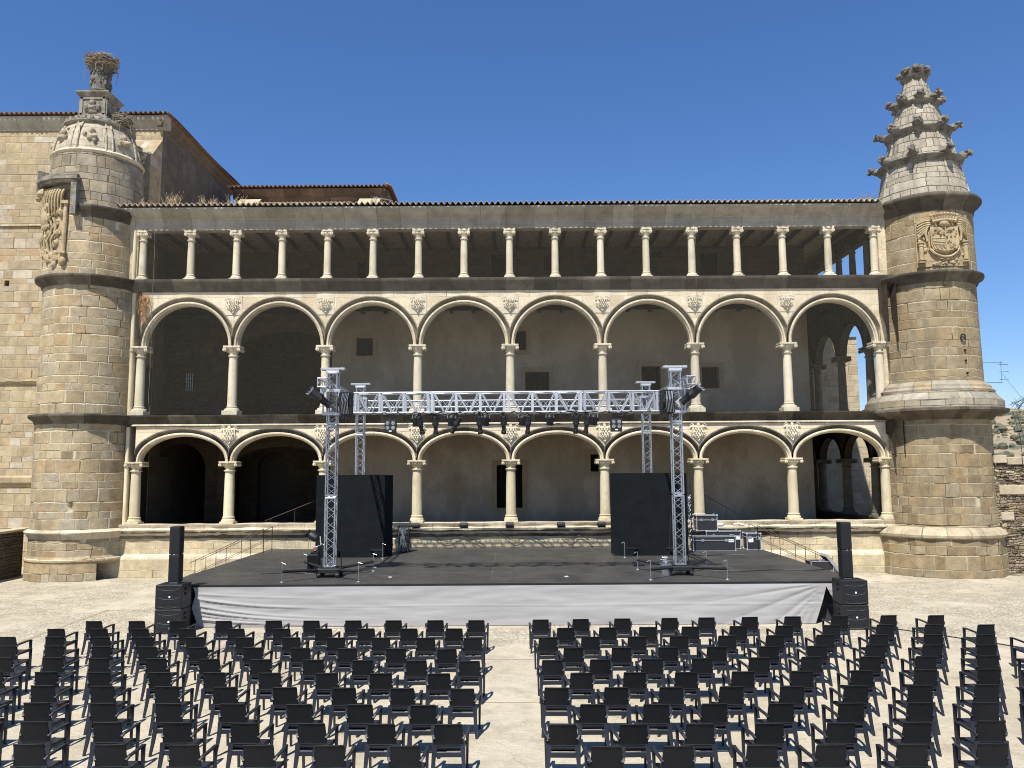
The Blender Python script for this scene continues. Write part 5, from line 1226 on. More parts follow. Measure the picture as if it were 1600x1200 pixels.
def light_truss(p0, p1, label):
    c = (Vector(p0)+Vector(p1))/2; t = empty('truss_beam', tuple(c), label, 'truss', 'truss beams of the lighting rig')
    m = MB(); truss(m, p0, p1, .27, .27, .024, .011, .22, style='zig'); 
    m.build('truss_segment', ALUW, t, smooth=50); return t
light_truss((XL2+.32, TY1, 7.38), (XR2-.3, TY1, 7.38), 'slim rear truss beam seen through the front beam')
light_truss((-6.08, 25.55, 7.47), (XL2, TY1-.35, 7.42), 'slim side truss running back from the front left tower')
light_truss((5.74, 25.55, 7.47), (XR2+.1, TY1-.35, 7.42), 'slim side truss running back from the front right tower')

# lamps
def profile_spot(x, y, z, tilt, lean, label, body=BLACK, L=.62, group='profile spotlights under the front truss', front=None):
    """hangs at (x,y,z); tilt = forwards/back from straight down, lean = sideways"""
    t = empty('profile_spotlight', (x, y, z), label, 'spotlight', group)
    c = Vector((0, 0, -.34)); m = MB()
    m.path([(-.02, 0, .04), (-.02, 0, -.03)], .045, 8)
    m.path([(-.13, 0, -.30), (-.14, 0, -.10), (0, 0, -.04), (.14, 0, -.10), (.13, 0, -.30)], .014, 5); m.build('yoke', BLACK, t, smooth=40, local=True)
    rt_ = Matrix.Translation(c) @ Matrix.Rotation(R(lean), 4, 'Y') @ Matrix.Rotation(R(tilt), 4, 'X'); b = MB(rt_)
    b.lathe([(.04, .25*L/.62), (.075, .23*L/.62), (.085, .08), (.098, .06), (.098, -.04), (.07, -.07), (.068, -.24*L/.62), (.088, -.25*L/.62), (.088, -.34*L/.62), (.07, -.34*L/.62)], n=14, cap=True)
    for i in range(4): b.lathe([(.107, .10+i*.035), (.107, .115+i*.035)], n=14)
    b.box((0, .0, .0), (.22, .08, .08), None, .02)
    o = b.build('lamp_body', body, t, smooth=40, local=True)
    l = MB(rt_); l.tube((0, 0, -.342*L/.62), (0, 0, -.35*L/.62), .068, n=14); l.build('lens', front or LENS, o, local=True)
    return t
spots = [(-3.02, 8, -13, 'first profile spotlight right of the left four lamp blinder, leaning right'), (-2.52, 5, -2, 'second profile spotlight right of the left four lamp blinder, hanging straight'),
 (-1.83, 5, 32, 'profile spotlight tilted most strongly to the left under the front truss'), (-1.07, 6, -4, 'straight profile spotlight next right of the strongly tilted one'), (-.28, 8, 0, 'profile spotlight nearest the middle of the front truss'),
 (.52, 6, 3, 'profile spotlight right of the truss middle, the nearest one'), (2.09, 5, 2, 'left one of the close pair of spotlights near the right blinder'), (2.45, 5, 8, 'right one of the close pair of spotlights near the right blinder')]
for x, tl, ln, lb in spots: profile_spot(x, TY0-.25, 6.50, tl+10, ln, lb)
def blinder(x, label):
    t = empty('blinder_light', (x, TY0-.3, 6.0), label, 'stage light', 'four lamp blinders under the front truss')
    m = MB(); m.box((x, TY0-.3, 6.07), (.37, .16, .40), None, .015); m.box((x, TY0-.3, 6.30), (.37, .05, .03)); m.box((x-.19, TY0-.3, 6.2), (.015, .04, .24)); m.box((x+.19, TY0-.3, 6.2), (.015, .04, .24)); m.tube((x, TY0-.3, 6.30), (x, TY0-.3, 6.52), .02, n=6); b = m.build('housing', BLACK, t)
    for i in (-1, 1):
        for j in (0, 1):
            m = MB(); m.tube((x+i*.09, TY0-.38, 6.19-j*.15), (x+i*.09, TY0-.392, 6.19-j*.15), .062, n=16); m.tube((x+i*.09, TY0-.38, 6.19-j*.15), (x+i*.09, TY0-.396, 6.19-j*.15), .02, n=8); m.build('lamp', LENS, b)
    m = MB(); m.box((x, TY0-.382, 5.93), (.09, .01, .035)); m.build('badge', LABELP, b)
blinder(-3.98, 'black four lamp blinder hanging near the left end of the front truss')
blinder(3.40, 'black four lamp blinder hanging near the right end of the front truss')
def par_can(x, label):
    y = TY1-.1; t = empty('par_can', (x, y, 7.22), label, 'stage light', 'small par cans on the rear truss')
    m = MB(); m.tube((x, y, 7.26), (x, y, 6.98), .03, n=6); m.path([(x-.16, y, 6.72), (x-.16, y, 6.95), (x+.16, y, 6.95), (x+.16, y, 6.72)], .014, 5); m.build('yoke', REFL, t)
    m = MB(Matrix.Translation((x, y, 6.70)) @ Matrix.Rotation(R(25), 4, 'X')); m.lathe([(.06, .22), (.13, .16), (.15, 0), (.15, -.2), (.17, -.21)], n=14, cap=True); m.box((0, 0, .0), (.40, .04, .18), None, .01); m.build('lamp_body', BLACK, t, smooth=40)
for x, lb in ((-3.95, 'small par can on the rear truss just left of the first spotlight'), (-2.5, 'small par can on the rear truss between second and tilted spotlights'), (-1.1, 'small par can on the rear truss right of the tilted spotlight'), (.42, 'small par can on the rear truss nearest its middle'), (1.55, 'small par can on the rear truss left of the close spotlight pair'), (3.35, 'small par can on the rear truss beside the right blinder')): par_can(x, lb)
GREYF = plain('grey_scroller', (.38, .39, .42), .5)
def fresnel(x, z, lean, label, colour_scroller):
    t = empty('side_spotlight', (x, 26.1, z), label, 'spotlight', 'large spotlights on the side trusses')
    m = MB(); m.path([(x-.02, 26.1, z+.36), (x, 26.1, z+.2)], .03, 6); m.path([(x-.16, 26.1, z-.02), (x-.17, 26.1, z+.22), (x+.17, 26.1, z+.22), (x+.16, 26.1, z-.02)], .014, 5); m.build('yoke', REFL, t)
    rt_ = Matrix.Translation((x, 26.1, z)) @ Matrix.Rotation(R(lean), 4, 'Y') @ Matrix.Rotation(R(18), 4, 'X'); b = MB(rt_)
    b.lathe([(.11, .40), (.14, .39), (.14, .05), (.15, .02), (.13, 0), (.105, -.26), (.13, -.27), (.13, -.36)], n=16, cap=True); b.box((0, 0, .1), (.31, .10, .2), None, .02); o = b.build('lamp_body', BLACK, t, smooth=40)
    b = MB(rt_); b.lathe([(.12, .40), (.15, .41), (.15, .44), (.13, .45)], n=16); b.tube((0, 0, .405), (0, 0, .41), .11, n=14)
    for a in range(6): b.path([(.13*cos(a), .13*sin(a), .44), (.16*cos(a), .16*sin(a), .50)], .008, 4)
    b.build('ring', ALU, o, smooth=40)
    if colour_scroller: b = MB(rt_); b.box((0, 0, -.38), (.30, .06, .24), None, .01); b.build('gel_frame', GREYF, o)
fresnel(-6.22, 6.98, -52, 'black cylindrical spotlight angled on the left side truss', False)
fresnel(5.80, 7.02, 50, 'black cylindrical spotlight with grey frame on the right side truss', True)

# ------------------------------------------------------------------ black screens
def screen(x0, x1, y, side, label):
    t = empty('black_screen', ((x0+x1)/2, y, SZ), label, 'screen', 'tall black screens on the stage')
    zt = 4.50; e = .42; mb = MB()
    poly = [(x0, SZ+.10), (x0+.34, SZ+.01), (x1, SZ+.01), (x1, zt), (x0, zt)] if side > 0 else [(x0, SZ+.01), (x1-.34, SZ+.01), (x1, SZ+.10), (x1, zt), (x0, zt)]
    n = 5; vs = [(a, y, b) for a, b in poly]+[(a, y+.05, b) for a, b in poly]
    mb.add(vs, [list(range(n)), [n+k for k in range(n)][::-1]]+[[k, n+k, n+(k+1) % n, (k+1) % n] for k in range(n)]); mb.build('front_panel', BLACKCLOTH, t)
    xe = x1 if True else x0
    mb = MB(); mb.add([(xe, y+.002, SZ+.01), (xe+.24, y+.55, SZ+.01), (xe+.24, y+.55, zt-.02), (xe, y+.002, zt-.02)], [[0, 1, 2, 3]]); mb.add([(xe, y+.05, SZ+.01), (xe+.24, y+.60, SZ+.01), (xe+.24, y+.60, zt-.02), (xe, y+.05, zt-.02)], [[3, 2, 1, 0]]); mb.build('side_panel', BLACKCLOTH, t)
    mb = MB()
    for xx in (x0+.3, (x0+x1)/2, x1-.3): mb.path([(xx, y+.09, zt-.1), (xx, y+.09, SZ+.03)], .03, 6); mb.path([(xx, y+.09, 3.4), (xx, y+.8, SZ+.03)], .025, 6)
    mb.tube((x0+.1, y+.09, zt-.12), (x1-.1, y+.09, zt-.12), .03, n=6); mb.build('support_frame', ALU, t)
screen(-7.86, -5.12, 32.45, -1, 'tall black screen on the left half of the stage')
screen(3.90, 6.85, 32.45, 1, 'tall black screen on the right half of the stage')

# ------------------------------------------------------------------ speakers
GREYP = plain('grey_plastic', (.10, .10, .11), .35)
def subwoofer(x, y, z, label, face):
    w, d, h = .78, .68, .70; t = empty('subwoofer', (x, y, z), label, 'loudspeaker', 'subwoofers at the stage corners')
    m = MB(); m.box((x, y, z+h/2), (w, d, h-.012), None, .018); b = m.build('cabinet', BLACKP, t)
    for zz in (z+h*.84, z+h*.50, z+h*.13) :
        m = MB(); n = 16
        hh = .075 if zz == z+h*.5 else .055
        vs = [(x+.29*cos(2*pi*i/n), y-d/2-.004, zz+hh*sin(2*pi*i/n)) for i in range(n)]; vs2 = [(x+.25*cos(2*pi*i/n), y-d/2+.03, zz+hh*.6*sin(2*pi*i/n)-.01) for i in range(n)]
        m.add(vs+vs2, [[i, (i+1) % n, n+(i+1) % n, n+i] for i in range(n)]+[[n+i for i in range(n)]]); m.build('port', DARKV, b)
        m = MB(); m.path([(x+.29*cos(2*pi*i/n), y-d/2-.006, zz-hh*abs(sin(2*pi*i/n))) for i in range(n//2+1)], .006, 5); m.build('port_lip', GREYP, b)
    m = MB(); m.tube((x+.03, y-d/2-.004, z+h*.5), (x+.03, y-d/2-.012, z+h*.5), .028, n=10); m.build('badge', LABELP, b)
    for zz in (z+.42, z+.56): m = MB(); m.box((x+w/2+.004 if x < 0 else x-w/2-.004, y-.1, zz), (.01, .14, .07), None, .003); m.build('handle', DARKV, b)
    return t
def column_speaker(x, y, z, label):
    t = empty('column_speaker', (x, y, z), label, 'loudspeaker', 'slim column speakers on the subwoofers')
    for k in range(2):
        m = MB(); m.box((x, y, z+.03+.405+.81*k), (.31, .33, .80), None, .015); cb = m.build('cabinet', BLACKP, t)
        m = MB(); m.box((x, y-.168, z+.03+.405+.81*k), (.26, .006, .74))
        for q in range(36): m.box((x, y-.173, z+.09+.81*k+.019*q), (.25, .004, .006))
        m.build('grille', BLACK, cb)
    m = MB(); m.box((x, y, z+.015), (.24, .26, .03)); m.box((x, y-.168, z+.835), (.05, .006, .03)); m.build('badge', ALU, t)
for x, nm in ((-9.97, 'left'), (9.87, 'right')):
    y = 24.10
    subwoofer(x, y, 0, f'black subwoofer standing on the paving at the {nm} stage corner', 1)
    subwoofer(x, y, .70, f'black subwoofer stacked on top at the {nm} stage corner', 1)
    column_speaker(x+(.02 if x < 0 else -.07), y+.05, 1.40, f'tall slim black column speaker at the {nm} stage corner')

# ------------------------------------------------------------------ things standing on the stage
def flight_case(x0, x1, y0, y1, z0, z1, label, labels=(), lid=.25):
    t = empty('flight_case', ((x0+x1)/2, (y0+y1)/2, z0), label, 'flight case', 'black flight cases with metal edges')
    m = MB(); m.bx(x0+.01, x1-.01, y0+.01, y1-.01, z0+.01, z1-.01); b = m.build('case_body', CASE, t)
    m = MB(); e = .028
    for xx in (x0, x1):
        for yy in (y0, y1): m.bx(xx-e*.5, xx+e*.5, yy-e*.5, yy+e*.5, z0, z1)
    zl = z1-(z1-z0)*lid
    for zz in (z0, z1, zl):
        for yy in (y0, y1): m.bx(x0, x1, yy-e*.5, yy+e*.5, zz-e*.45, zz+e*.45)
        for xx in (x0, x1): m.bx(xx-e*.5, xx+e*.5, y0, y1, zz-e*.45, zz+e*.45)
    for xx in (x0, x1):
        for yy in (y0, y1):
            for zz in (z0, z1): m.box((xx, yy, zz), (.08, .08, .08), None, .02)
    m.build('metal_edges', ALUW, t)
    for f in (.22, .78): m = MB(); m.box((x0+(x1-x0)*f, y0-.012, zl), (.12, .03, .11), None, .008); m.build('latch', ALU, t)
    for (f, zf, w_, h_) in labels: m = MB(); m.box((x0+(x1-x0)*f, y0-.006, z0+(z1-z0)*zf), (w_, .008, h_)); m.build('paper_label', LABELP, t)
    return t
flight_case(7.55, 9.30, 34.15, 34.85, SZ+.0, SZ+.58, 'long low flight case in front at the right end of the stage', ((.9, .72, .22, .12),))
flight_case(8.3, 9.75, 35.0, 35.6, SZ+.0, SZ+.74, 'flight case behind the long low one, partly hidden by it', ((.93, .62, .15, .14),))
flight_case(7.9, 8.78, 35.0, 35.6, SZ+.78, SZ+1.42, 'flight case topmost of the stack beside the right screen', (), .3)
flight_case(9.92, 10.5, 34.6, 35.2, SZ+.0, SZ+.66, 'small square flight case with a big white label, rightmost on stage', ((.28, .60, .20, .17), (.82, .72, .14, .10)), .22)
t = empty('open_flight_case', (12.3, 32.6, 0), 'open flight case with its lid leaning, beyond the right end of the stage', 'flight case')
m = MB(); m.bx(11.75, 12.62, 32.3, 32.9, .12, .98); m.build('case_body', CASE, t); m = MB(); e = .03
for xx in (11.75, 12.62):
    for yy in (32.3, 32.9): m.bx(xx-e/2, xx+e/2, yy-e/2, yy+e/2, .1, 1.0)
for zz in (.12, .62, .99):
    for yy in (32.3, 32.9): m.bx(11.75, 12.62, yy-e/2, yy+e/2, zz-e/2, zz+e/2)
    for xx in (11.75, 12.62): m.bx(xx-e/2, xx+e/2, 32.3, 32.9, zz-e/2, zz+e/2)
for xx in (11.9, 12.45):
    for yy in (32.4, 32.8): m.tube((xx, yy-.03, .055), (xx, yy+.03, .055), .055, n=10)
m.build('metal_edges', ALUW, t)
m = MB(Matrix.Translation((12.72, 32.55, .75)) @ Matrix.Rotation(R(-38), 4, 'Y')); m.box((0, 0, 0), (.09, .62, 1.15)); m.build('lid', CASE, t)
m = MB(Matrix.Translation((12.72, 32.55, .75)) @ Matrix.Rotation(R(-38), 4, 'Y'))
for yy in (-.31, .31): m.box((0, yy, 0), (.11, .03, 1.17))
for zz in (-.58, .58): m.box((0, 0, zz), (.11, .64, .03))
m.build('lid_edges', ALUW, t)
m = MB(); m.box((12.2, 32.45, 1.02), (.3, .2, .05), Matrix.Rotation(.3, 4, 'Z'), .01); m.build('case_contents', ALU, t)

t = empty('monitor_speaker', (-6.78, 27.85, SZ), 'black box speaker behind the outrigger of the front left tower', 'loudspeaker'); m = MB(); m.box((-6.78, 27.85, SZ+.30), (.38, .40, .60), None, .015); b = m.build('cabinet', BLACKP, t); m = MB(); m.box((-6.78, 27.645, SZ+.3), (.32, .01, .52)); m.build('grille', BLACKCLOTH, b)
t = empty('moving_head_light', (-6.78, 27.85, SZ+.60), 'small moving head stage light standing on the black box speaker', 'stage light')
m = MB(); m.box((-6.74, 27.85, SZ+.66), (.26, .24, .12), None, .02); m.build('base', BLACK, t); m = MB(); m.path([(-6.74, 27.85, SZ+.72), (-6.70, 27.85, SZ+.85)], .05, 8)
m.path([(-6.90, 27.85, SZ+1.2), (-6.92, 27.85, SZ+.9), (-6.74, 27.85, SZ+.84), (-6.56, 27.85, SZ+.9), (-6.58, 27.85, SZ+1.2)], .022, 6); m.build('yoke', REFL, t, smooth=40)
m = MB(Matrix.Translation((-6.84, 27.85, SZ+1.2)) @ Matrix.Rotation(R(-58), 4, 'Y')); m.lathe([(.09, -.18), (.13, -.15), (.14, .05), (.11, .12), (.15, .22)], n=14, cap=True); m.build('lamp_head', BLACK, t, smooth=40)
m = MB(); m.box((-6.72, 27.70, SZ+.80), (.09, .03, .08)); m.build('red_connector', plain('red_plastic', (.35, .03, .02), .5), t)
# dimmer rack and cables beside the left screen, cable drum strip beside the right one
t = empty('equipment_rack', (-4.62, 34.6, SZ), 'small open equipment rack with cables just right of the left screen', 'rack')
m = MB()
for xx in (-4.85, -4.4):
    for yy in (34.35, 34.85): m.box((xx, yy, SZ+.55), (.04, .04, 1.1))
for zz in (.05, .4, .75, 1.08): m.box((-4.62, 34.6, SZ+zz), (.48, .52, .04))
m.build('frame', BLACK, t); m = MB(); m.box((-4.62, 34.5, SZ+.56), (.38, .36, .24), None, .01); m.box((-4.62, 34.5, SZ+.22), (.38, .36, .2), None, .01); m.build('dimmer_unit', BLACKP, t)
m = MB(); rs = random.Random(2)
for i in range(10): m.path([(-4.8+i*.04, 34.32, SZ+1.0), (-4.75+rs.uniform(-.1, .2), 34.25, SZ+.6), (-4.7+rs.uniform(-.2, .3), 34.25, SZ+.05)], .012, 4)
m.build('cables', ALU, t)
t = empty('cable_ladder', (7.2, 33.4, SZ), 'narrow upright rack strung with cables along the right screen', 'rack')
m = MB()
for xx in (7.12, 7.30): m.tube((xx, 33.3, SZ), (xx, 33.3, 4.1), .02, n=6)
for i in range(9): m.tube((7.12, 33.3, SZ+.3+i*.3), (7.30, 33.3, SZ+.3+i*.3), .012, n=5)
m.build('frame', BLACK, t); m = MB(); rs = random.Random(6)
for i in range(16): z = SZ+.3+rs.uniform(0, 2.5); m.path([(7.1+rs.uniform(0, .1), 33.26, z), (7.2, 33.2, z-.12), (7.28, 33.26, z+rs.uniform(-.2, .1))], .014, 4)
m.build('hooked_cables', REFL, t)
# coiled chain at the foot of the right tower
t = MB(); rs = random.Random(13)
for i in range(26):
    a = rs.uniform(0, 6.28); t.path([(4.98+.16*cos(a+k*.6)*rs.uniform(.6, 1.1), 26.75+.15*sin(a+k*.6), SZ+.32+i*.009+rs.uniform(-.03, .03)) for k in range(6)], .014, 4)
t.box((4.98, 26.75, SZ+.30), (.34, .3, .06)); t.bx(4.84, 5.12, 26.62, 26.88, SZ, SZ+.3)
tag(t.build('hoist_chain', ALU, loc=(4.98, 26.75, SZ)), 'bright coil of hoist chain on the base of the front right tower', 'chain')
# cables on the deck and small flood lamps on the ledge
def cable(pts, r, label, name='cable', mat=BLACK):
    P = [Vector(p) for p in pts]; out = []
    for i in range(len(P)-1):
        p0, p1, p2, p3 = P[max(i-1, 0)], P[i], P[i+1], P[min(i+2, len(P)-1)]
        for k in range(8):
            t_ = k/8; out.append(.5*((2*p1)+(-p0+p2)*t_+(2*p0-5*p1+4*p2-p3)*t_*t_+(-p0+3*p1-3*p2+p3)*t_**3))
    out.append(P[-1]); m = MB(); m.path(out, r, 6); o = m.build(name, mat, loc=tuple(P[0])); tag(o, label, 'cable'); return o
cable([(6.5, 27.5, SZ+.015), (7.6, 27.2, SZ+.015), (8.8, 27.55, SZ+.015), (10.0, 27.4, SZ+.015), (10.5, 27.6, SZ+.015)], .014, 'black cable lying across the deck right of the front right tower')
cable([(-8.4, 27.3, SZ+.015), (-7.6, 27.6, SZ+.015), (-6.9, 27.3, SZ+.015), (-6.3, 27.4, SZ+.015)], .014, 'black cable lying on the deck left of the front left tower')
cable([(10.25, 24.2, .02), (10.9, 23.9, .015), (11.8, 22.9, .015), (12.6, 21.9, .015), (13.6, 20.7, .015), (15.0, 20.2, .015)], .016, 'twin black cable running over the paving from the right speaker stack')
cable([(7.0, 33.0, SZ+.015), (7.5, 32.2, SZ+.015), (8.3, 32.5, SZ+.015), (9.2, 32.35, SZ+.015)], .014, 'black cable lying on the deck in front of the flight cases')
for i, (xa, xb) in enumerate(((-3.8, -1.2), (-.6, 1.6), (2.0, 3.7))):
    cable([(xa, F-.10, 1.95), (xa+(xb-xa)*.3, F-.12, 1.50), (xa+(xb-xa)*.6, F-.10, 1.72), (xb, F-.12, 1.30)], .012, ('thin cable drooping on the wall under the ledge, nearest the left screen', 'thin cable drooping on the wall under the ledge, the middle one', 'thin cable drooping on the wall under the ledge, nearest the right screen')[i])
for i, (x, lb) in enumerate(((-4.35, 'tiny floodlight on the ledge at the column right of the left screen'), (-2.2, 'tiny floodlight on the ledge between two columns, the left one'), (-.15, 'tiny floodlight on the ledge at the middle column'), (2.15, 'tiny floodlight on the ledge between two columns, the right one'), (3.95, 'tiny floodlight on the ledge at the column left of the right screen'))):
    y = F-.24; t = empty('floodlight', (x, y, 2.10), lb, 'floodlight', 'small floodlights on the ledge'); m = MB(Matrix.Translation((x, y, 2.24)) @ Matrix.Rotation(R(-20), 4, 'X')); m.box((0, 0, 0), (.34, .12, .20), None, .015)
    for k in range(5): m.box((-.12+.06*k, .075, 0), (.012, .04, .16))
    b = m.build('housing', BLACK, t); m = MB(); m.path([(x-.18, y, 2.24), (x-.18, y+.05, 2.11), (x+.18, y+.05, 2.11), (x+.18, y, 2.24)], .012, 4); m.build('bracket', BLACK, t)
m = MB(); rs = random.Random(9)
for i, (x, w_, lb) in enumerate(((9.2, .5, 'crumpled white sheet lying on the ledge above the flight cases, left'), (10.1, .55, 'crumpled cream bag lying on the ledge above the flight cases, right'))):
    m = MB(); blob(m, (x, F-.18, 2.16), .2, (w_*2.2, .5, .42), i+3, .5, 14, 8, 3); tag(m.build('crumpled_sheet', plain('white_paper' if i == 0 else 'cream_bag', (.62, .66, .74) if i == 0 else (.70, .62, .48), .7), loc=(x, F-.18, 2.1), smooth=40), lb, 'sheet')
# small debris marks on deck
for i, (x, y, lb) in enumerate(((-3.95, 26.3, 'small white tape scrap on the deck right of the front left tower'), (1.7, 26.2, 'small white tape scrap on the deck near the stage middle'), (-4.9, 29.0, 'small white tape scrap on the deck before the left screen'))):
    m = MB(); m.box((x, y, SZ+.012), (.10, .08, .02), Matrix.Rotation(.6, 4, 'Z')); tag(m.build('tape_scrap', LABELP, loc=(x, y, SZ)), lb, 'tape scrap')

# ------------------------------------------------------------------ chairs
def bent(mb, pts, w0, w1, t0, t1, ax='x'):
    """flat tapering bar through pts; width across x"""
    n = len(pts); vs = []
    for i, p in enumerate(pts):
        f = i/(n-1); w = (w0+(w1-w0)*f)/2; t = (t0+(t1-t0)*f)/2; p = Vector(p); d = Vector(pts[min(i+1, n-1)])-Vector(pts[max(i-1, 0)]); d.normalize()
        a = Vector((1, 0, 0)); b = d.cross(a).normalized()
        a = b.cross(d).normalized()
        vs += [p-a*w-b*t, p+a*w-b*t, p+a*w+b*t, p-a*w+b*t]
    mb.add(vs, [[4*i+k, 4*i+(k+1) % 4, 4*(i+1)+(k+1) % 4, 4*(i+1)+k] for i in range(n-1) for k in range(4)]+[[3, 2, 1, 0], [4*n-4, 4*n-3, 4*n-2, 4*n-1]])
def make_chair():
    t = empty('armchair', (0, 0, 0))
    # backrest: slightly dished panel, a lip along top and bottom
    mb = MB(); nx2, nz2 = 8, 8; vs = []
    for side in (0, 1):
        for j in range(nz2+1):
            f = j/nz2; z = .515+.315*f; hw = .226-.022*f; yc = -.205-.07*f
            for i in range(nx2+1):
                u = -1+2*i/nx2; y = yc-.022*(1-u*u)+(.020 if side else 0)-(.006 if j in (0, nz2) and not side else 0); zz = z-(.012*u*u if j == nz2 else 0)
                vs.append((u*hw, y, zz))
    m = nx2+1; N = m*(nz2+1)
    fs = [[j*m+i, j*m+i+1, (j+1)*m+i+1, (j+1)*m+i] for j in range(nz2) for i in range(nx2)]
    fs += [[N+j*m+i, N+(j+1)*m+i, N+(j+1)*m+i+1, N+j*m+i+1] for j in range(nz2) for i in range(nx2)]
    fs += [[i, N+i, N+i+1, i+1] for i in range(nx2)]+[[nz2*m+i, nz2*m+i+1, N+nz2*m+i+1, N+nz2*m+i] for i in range(nx2)]
    fs += [[j*m, (j+1)*m, N+(j+1)*m, N+j*m] for j in range(nz2)]+[[j*m+nx2, N+j*m+nx2, N+(j+1)*m+nx2, (j+1)*m+nx2] for j in range(nz2)]
    mb.add(vs, fs); mb.path([(-.20, -.283, .828), (0, -.305, .832), (.20, -.283, .828)], .010, 6)
    bent(mb, [(-.205, -.212, .50), (0, -.235, .498), (.205, -.212, .50)], .012, .012, .012, .012) if False else None
    mb.box((0, -.224, .512), (.43, .026, .014), None, .005)
    b = mb.build('backrest', CHAIRB, t, smooth=40, local=True)
    # seat: dished slab with an apron and the rail under the slot
    mb = MB(); vs = []; nx2, ny2 = 8, 8
    for j in range(ny2+1):
        for i in range(nx2+1):
            u = -1+2*i/nx2; v = j/ny2; vs.append((u*(.222+.018*v), -.215+.45*v, .445-.018*(1-u*u)*sin(pi*min(1, v*1.1))+.008*v-(.02 if j == ny2 else 0)))
    m = nx2+1; N = len(vs); vs += [(x, y, z-.022) for x, y, z in vs]
    mb.add(vs, [[j*m+i, j*m+i+1, (j+1)*m+i+1, (j+1)*m+i] for j in range(ny2) for i in range(nx2)]+[[N+j*m+i, N+(j+1)*m+i, N+(j+1)*m+i+1, N+j*m+i+1] for j in range(ny2) for i in range(nx2)])
    for x in (-.225, .225): mb.box((x, .0, .415), (.022, .42, .055), Matrix.Rotation(-.04*(1 if x > 0 else -1), 4, 'Z'), .006)
    mb.box((0, -.214, .485), (.42, .026, .044), None, .006); mb.box((0, -.226, .378), (.44, .028, .080), None, .008); mb.box((0, .226, .41), (.44, .02, .05), None, .006)
    mb.build('seat', CHAIR, t, smooth=40, local=True)
    for sx in (-1, 1):
        mb = MB(); bent(mb, [(sx*.212, -.215, .52), (sx*.218, -.225, .40), (sx*.232, -.262, .2), (sx*.250, -.310, 0)], .082, .040, .042, .030); mb.build('leg', CHAIR, t, smooth=30, local=True)
        mb = MB(); bent(mb, [(sx*.268, .215, .655), (sx*.262, .232, .45), (sx*.258, .244, .2), (sx*.256, .25, 0)], .046, .034, .062, .034); mb.build('leg', CHAIR, t, smooth=30, local=True)
        mb = MB(); bent(mb, [(sx*.214, -.235, .60), (sx*.236, -.20, .640), (sx*.262, -.06, .655), (sx*.275, .10, .665), (sx*.272, .215, .662), (sx*.268, .245, .645)], .036, .052, .036, .024)
        mb.build('armrest', CHAIR, t, smooth=30, local=True)
    return t
ORD = ['first', 'second', 'third', 'fourth', 'fifth', 'sixth', 'seventh', 'eighth', 'ninth', 'tenth', 'eleventh']
LEFT = [[(-10.81,21.52),(-9.7,21.49),(-8.64,21.47),(-7.45,21.44),(-6.16,21.42),(-5.17,21.39),(-4.1,21.37),(-3.07,21.35),(-2.0,21.33),(-0.94,21.3)],[(-11.23,20.51),(-10.17,20.48),(-9.12,20.45),(-7.97,20.42),(-6.76,20.38),(-5.65,20.35),(-4.61,20.32),(-3.58,20.29),(-2.53,20.26),(-1.43,20.23)],[(-11.83,19.57),(-10.72,19.54),(-9.59,19.49),(-8.57,19.45),(-7.39,19.4),(-6.21,19.35),(-5.12,19.3),(-4.08,19.25),(-3.03,19.21),(-2.01,19.17),(-0.94,19.12)],[(-11.24,18.58),(-10.16,18.55),(-9.09,18.48),(-8.01,18.4),(-6.88,18.32),(-5.67,18.25),(-4.61,18.18),(-3.59,18.12),(-2.53,18.06),(-1.44,17.99)],[(-10.62,17.43),(-9.54,17.4),(-8.55,17.34),(-7.34,17.26),(-6.22,17.2),(-5.16,17.13),(-4.07,17.07),(-3.06,17.01),(-1.97,16.94),(-0.88,16.88)],[(-10.04,16.23),(-9.0,16.21),(-7.94,16.16),(-6.76,16.11),(-5.7,16.07),(-4.63,16.02),(-3.55,15.98),(-2.52,15.94),(-1.4,15.89)],[(-9.55,15.24),(-8.48,15.21),(-7.37,15.15),(-6.19,15.09),(-5.13,15.03),(-4.06,14.98),(-3.0,14.92),(-1.95,14.87),(-0.89,14.81)],[(-9.01,14.14),(-7.95,14.12),(-6.81,14.07),(-5.7,14.02),(-4.62,13.98),(-3.52,13.93),(-2.52,13.89),(-1.48,13.84)],[(-8.45,13.11),(-7.37,13.09),(-6.23,13.04),(-5.15,13.0),(-4.09,12.96),(-3.06,12.92),(-2.0,12.87),(-0.99,12.83)],[(-6.85,12.06),(-5.68,12.02),(-4.62,11.99),(-3.58,11.96),(-2.58,11.92),(-1.52,11.89)]]
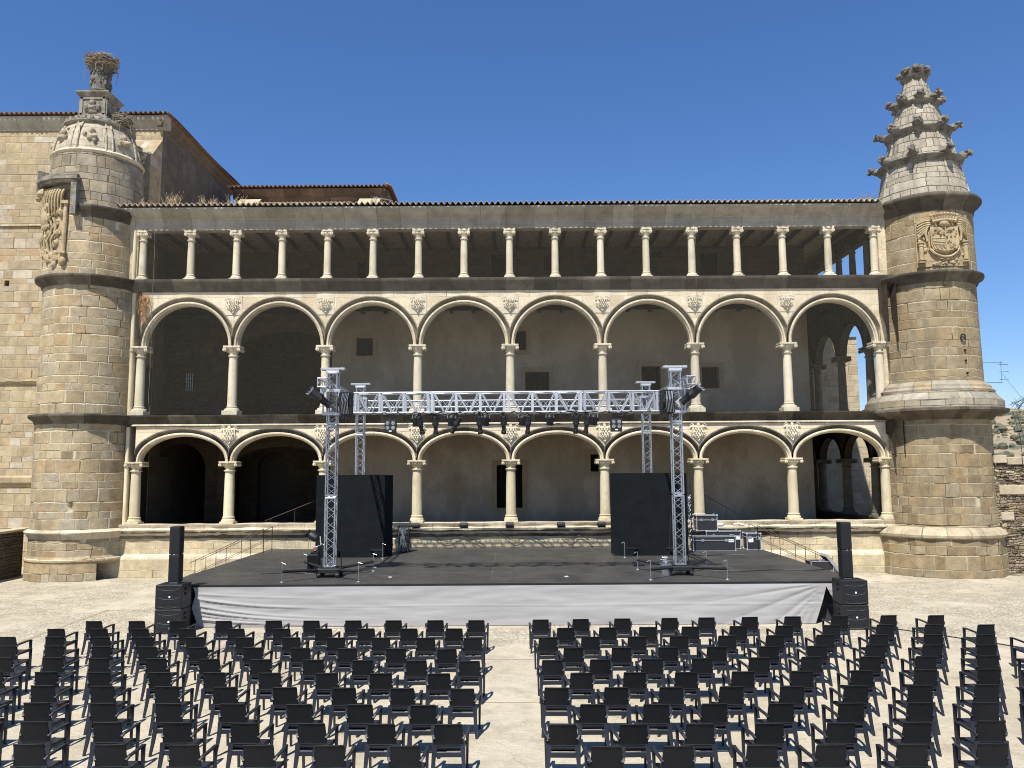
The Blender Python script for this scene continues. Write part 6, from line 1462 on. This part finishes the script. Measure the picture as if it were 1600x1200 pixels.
RIGHT = [[(0.69,21.33),(1.71,21.37),(2.79,21.4),(4.01,21.44),(4.97,21.47),(6.08,21.51),(7.21,21.54),(8.44,21.58),(9.71,21.62),(10.92,21.58)],[(1.26,20.22),(2.27,20.24),(3.26,20.26),(4.29,20.28),(5.46,20.31),(6.58,20.33),(7.75,20.36),(9.07,20.38),(10.22,20.34),(11.46,20.3)],[(0.77,19.14),(1.75,19.15),(2.82,19.16),(3.79,19.18),(4.88,19.19),(5.99,19.2),(7.14,19.21),(8.39,19.22),(9.62,19.18),(10.78,19.14),(11.9,19.11)],[(1.27,18.02),(2.31,18.02),(3.32,18.03),(4.36,18.04),(5.48,18.05),(6.53,18.05),(7.8,18.11),(9.01,18.07),(10.16,18.04),(11.28,18.0)],[(0.77,16.91),(1.73,16.94),(2.8,16.96),(3.8,16.99),(4.96,17.02),(6.02,17.05),(7.22,17.04),(8.35,17.04),(9.6,17.03),(10.76,17.0)],[(1.26,15.87),(2.28,15.88),(3.25,15.88),(4.32,15.89),(5.44,15.9),(6.57,15.92),(7.79,15.94),(8.98,15.96),(10.17,15.93)],[(0.75,14.84),(1.79,14.84),(2.76,14.84),(3.81,14.84),(4.88,14.84),(6.0,14.84),(7.14,14.86),(8.31,14.87),(9.45,14.84)],[(1.28,13.82),(2.32,13.81),(3.25,13.81),(4.33,13.81),(5.47,13.8),(6.59,13.8),(7.66,13.79),(8.78,13.77)],[(0.74,12.78),(1.78,12.78),(2.79,12.78),(3.82,12.78),(4.9,12.78),(6.03,12.78),(7.18,12.83)],[(1.28,11.81),(2.26,11.81),(3.42,11.82),(4.36,11.82),(5.49,11.82),(6.6,11.83)]]

proto = make_chair(); used = False; rs = random.Random(21)
for side, rows in (('left', LEFT), ('right', RIGHT)):
    for r, row in enumerate(rows):
        seq = row[::-1] if side == 'left' else row
        for i, (x, y) in enumerate(seq):
            o = proto if not used else dup(proto)
            used = True
            o.location = (x, y, 0); o.rotation_euler = (0, 0, R(rs.uniform(-2.5, 2.5)))
            o['label'] = f'dark grey plastic armchair, {ORD[i]} {side} of the aisle in the {ORD[r]} row from the stage'
            o['category'] = 'chair'; o['group'] = f'dark plastic armchairs set out in rows before the stage'
bpy.context.view_layer.update()
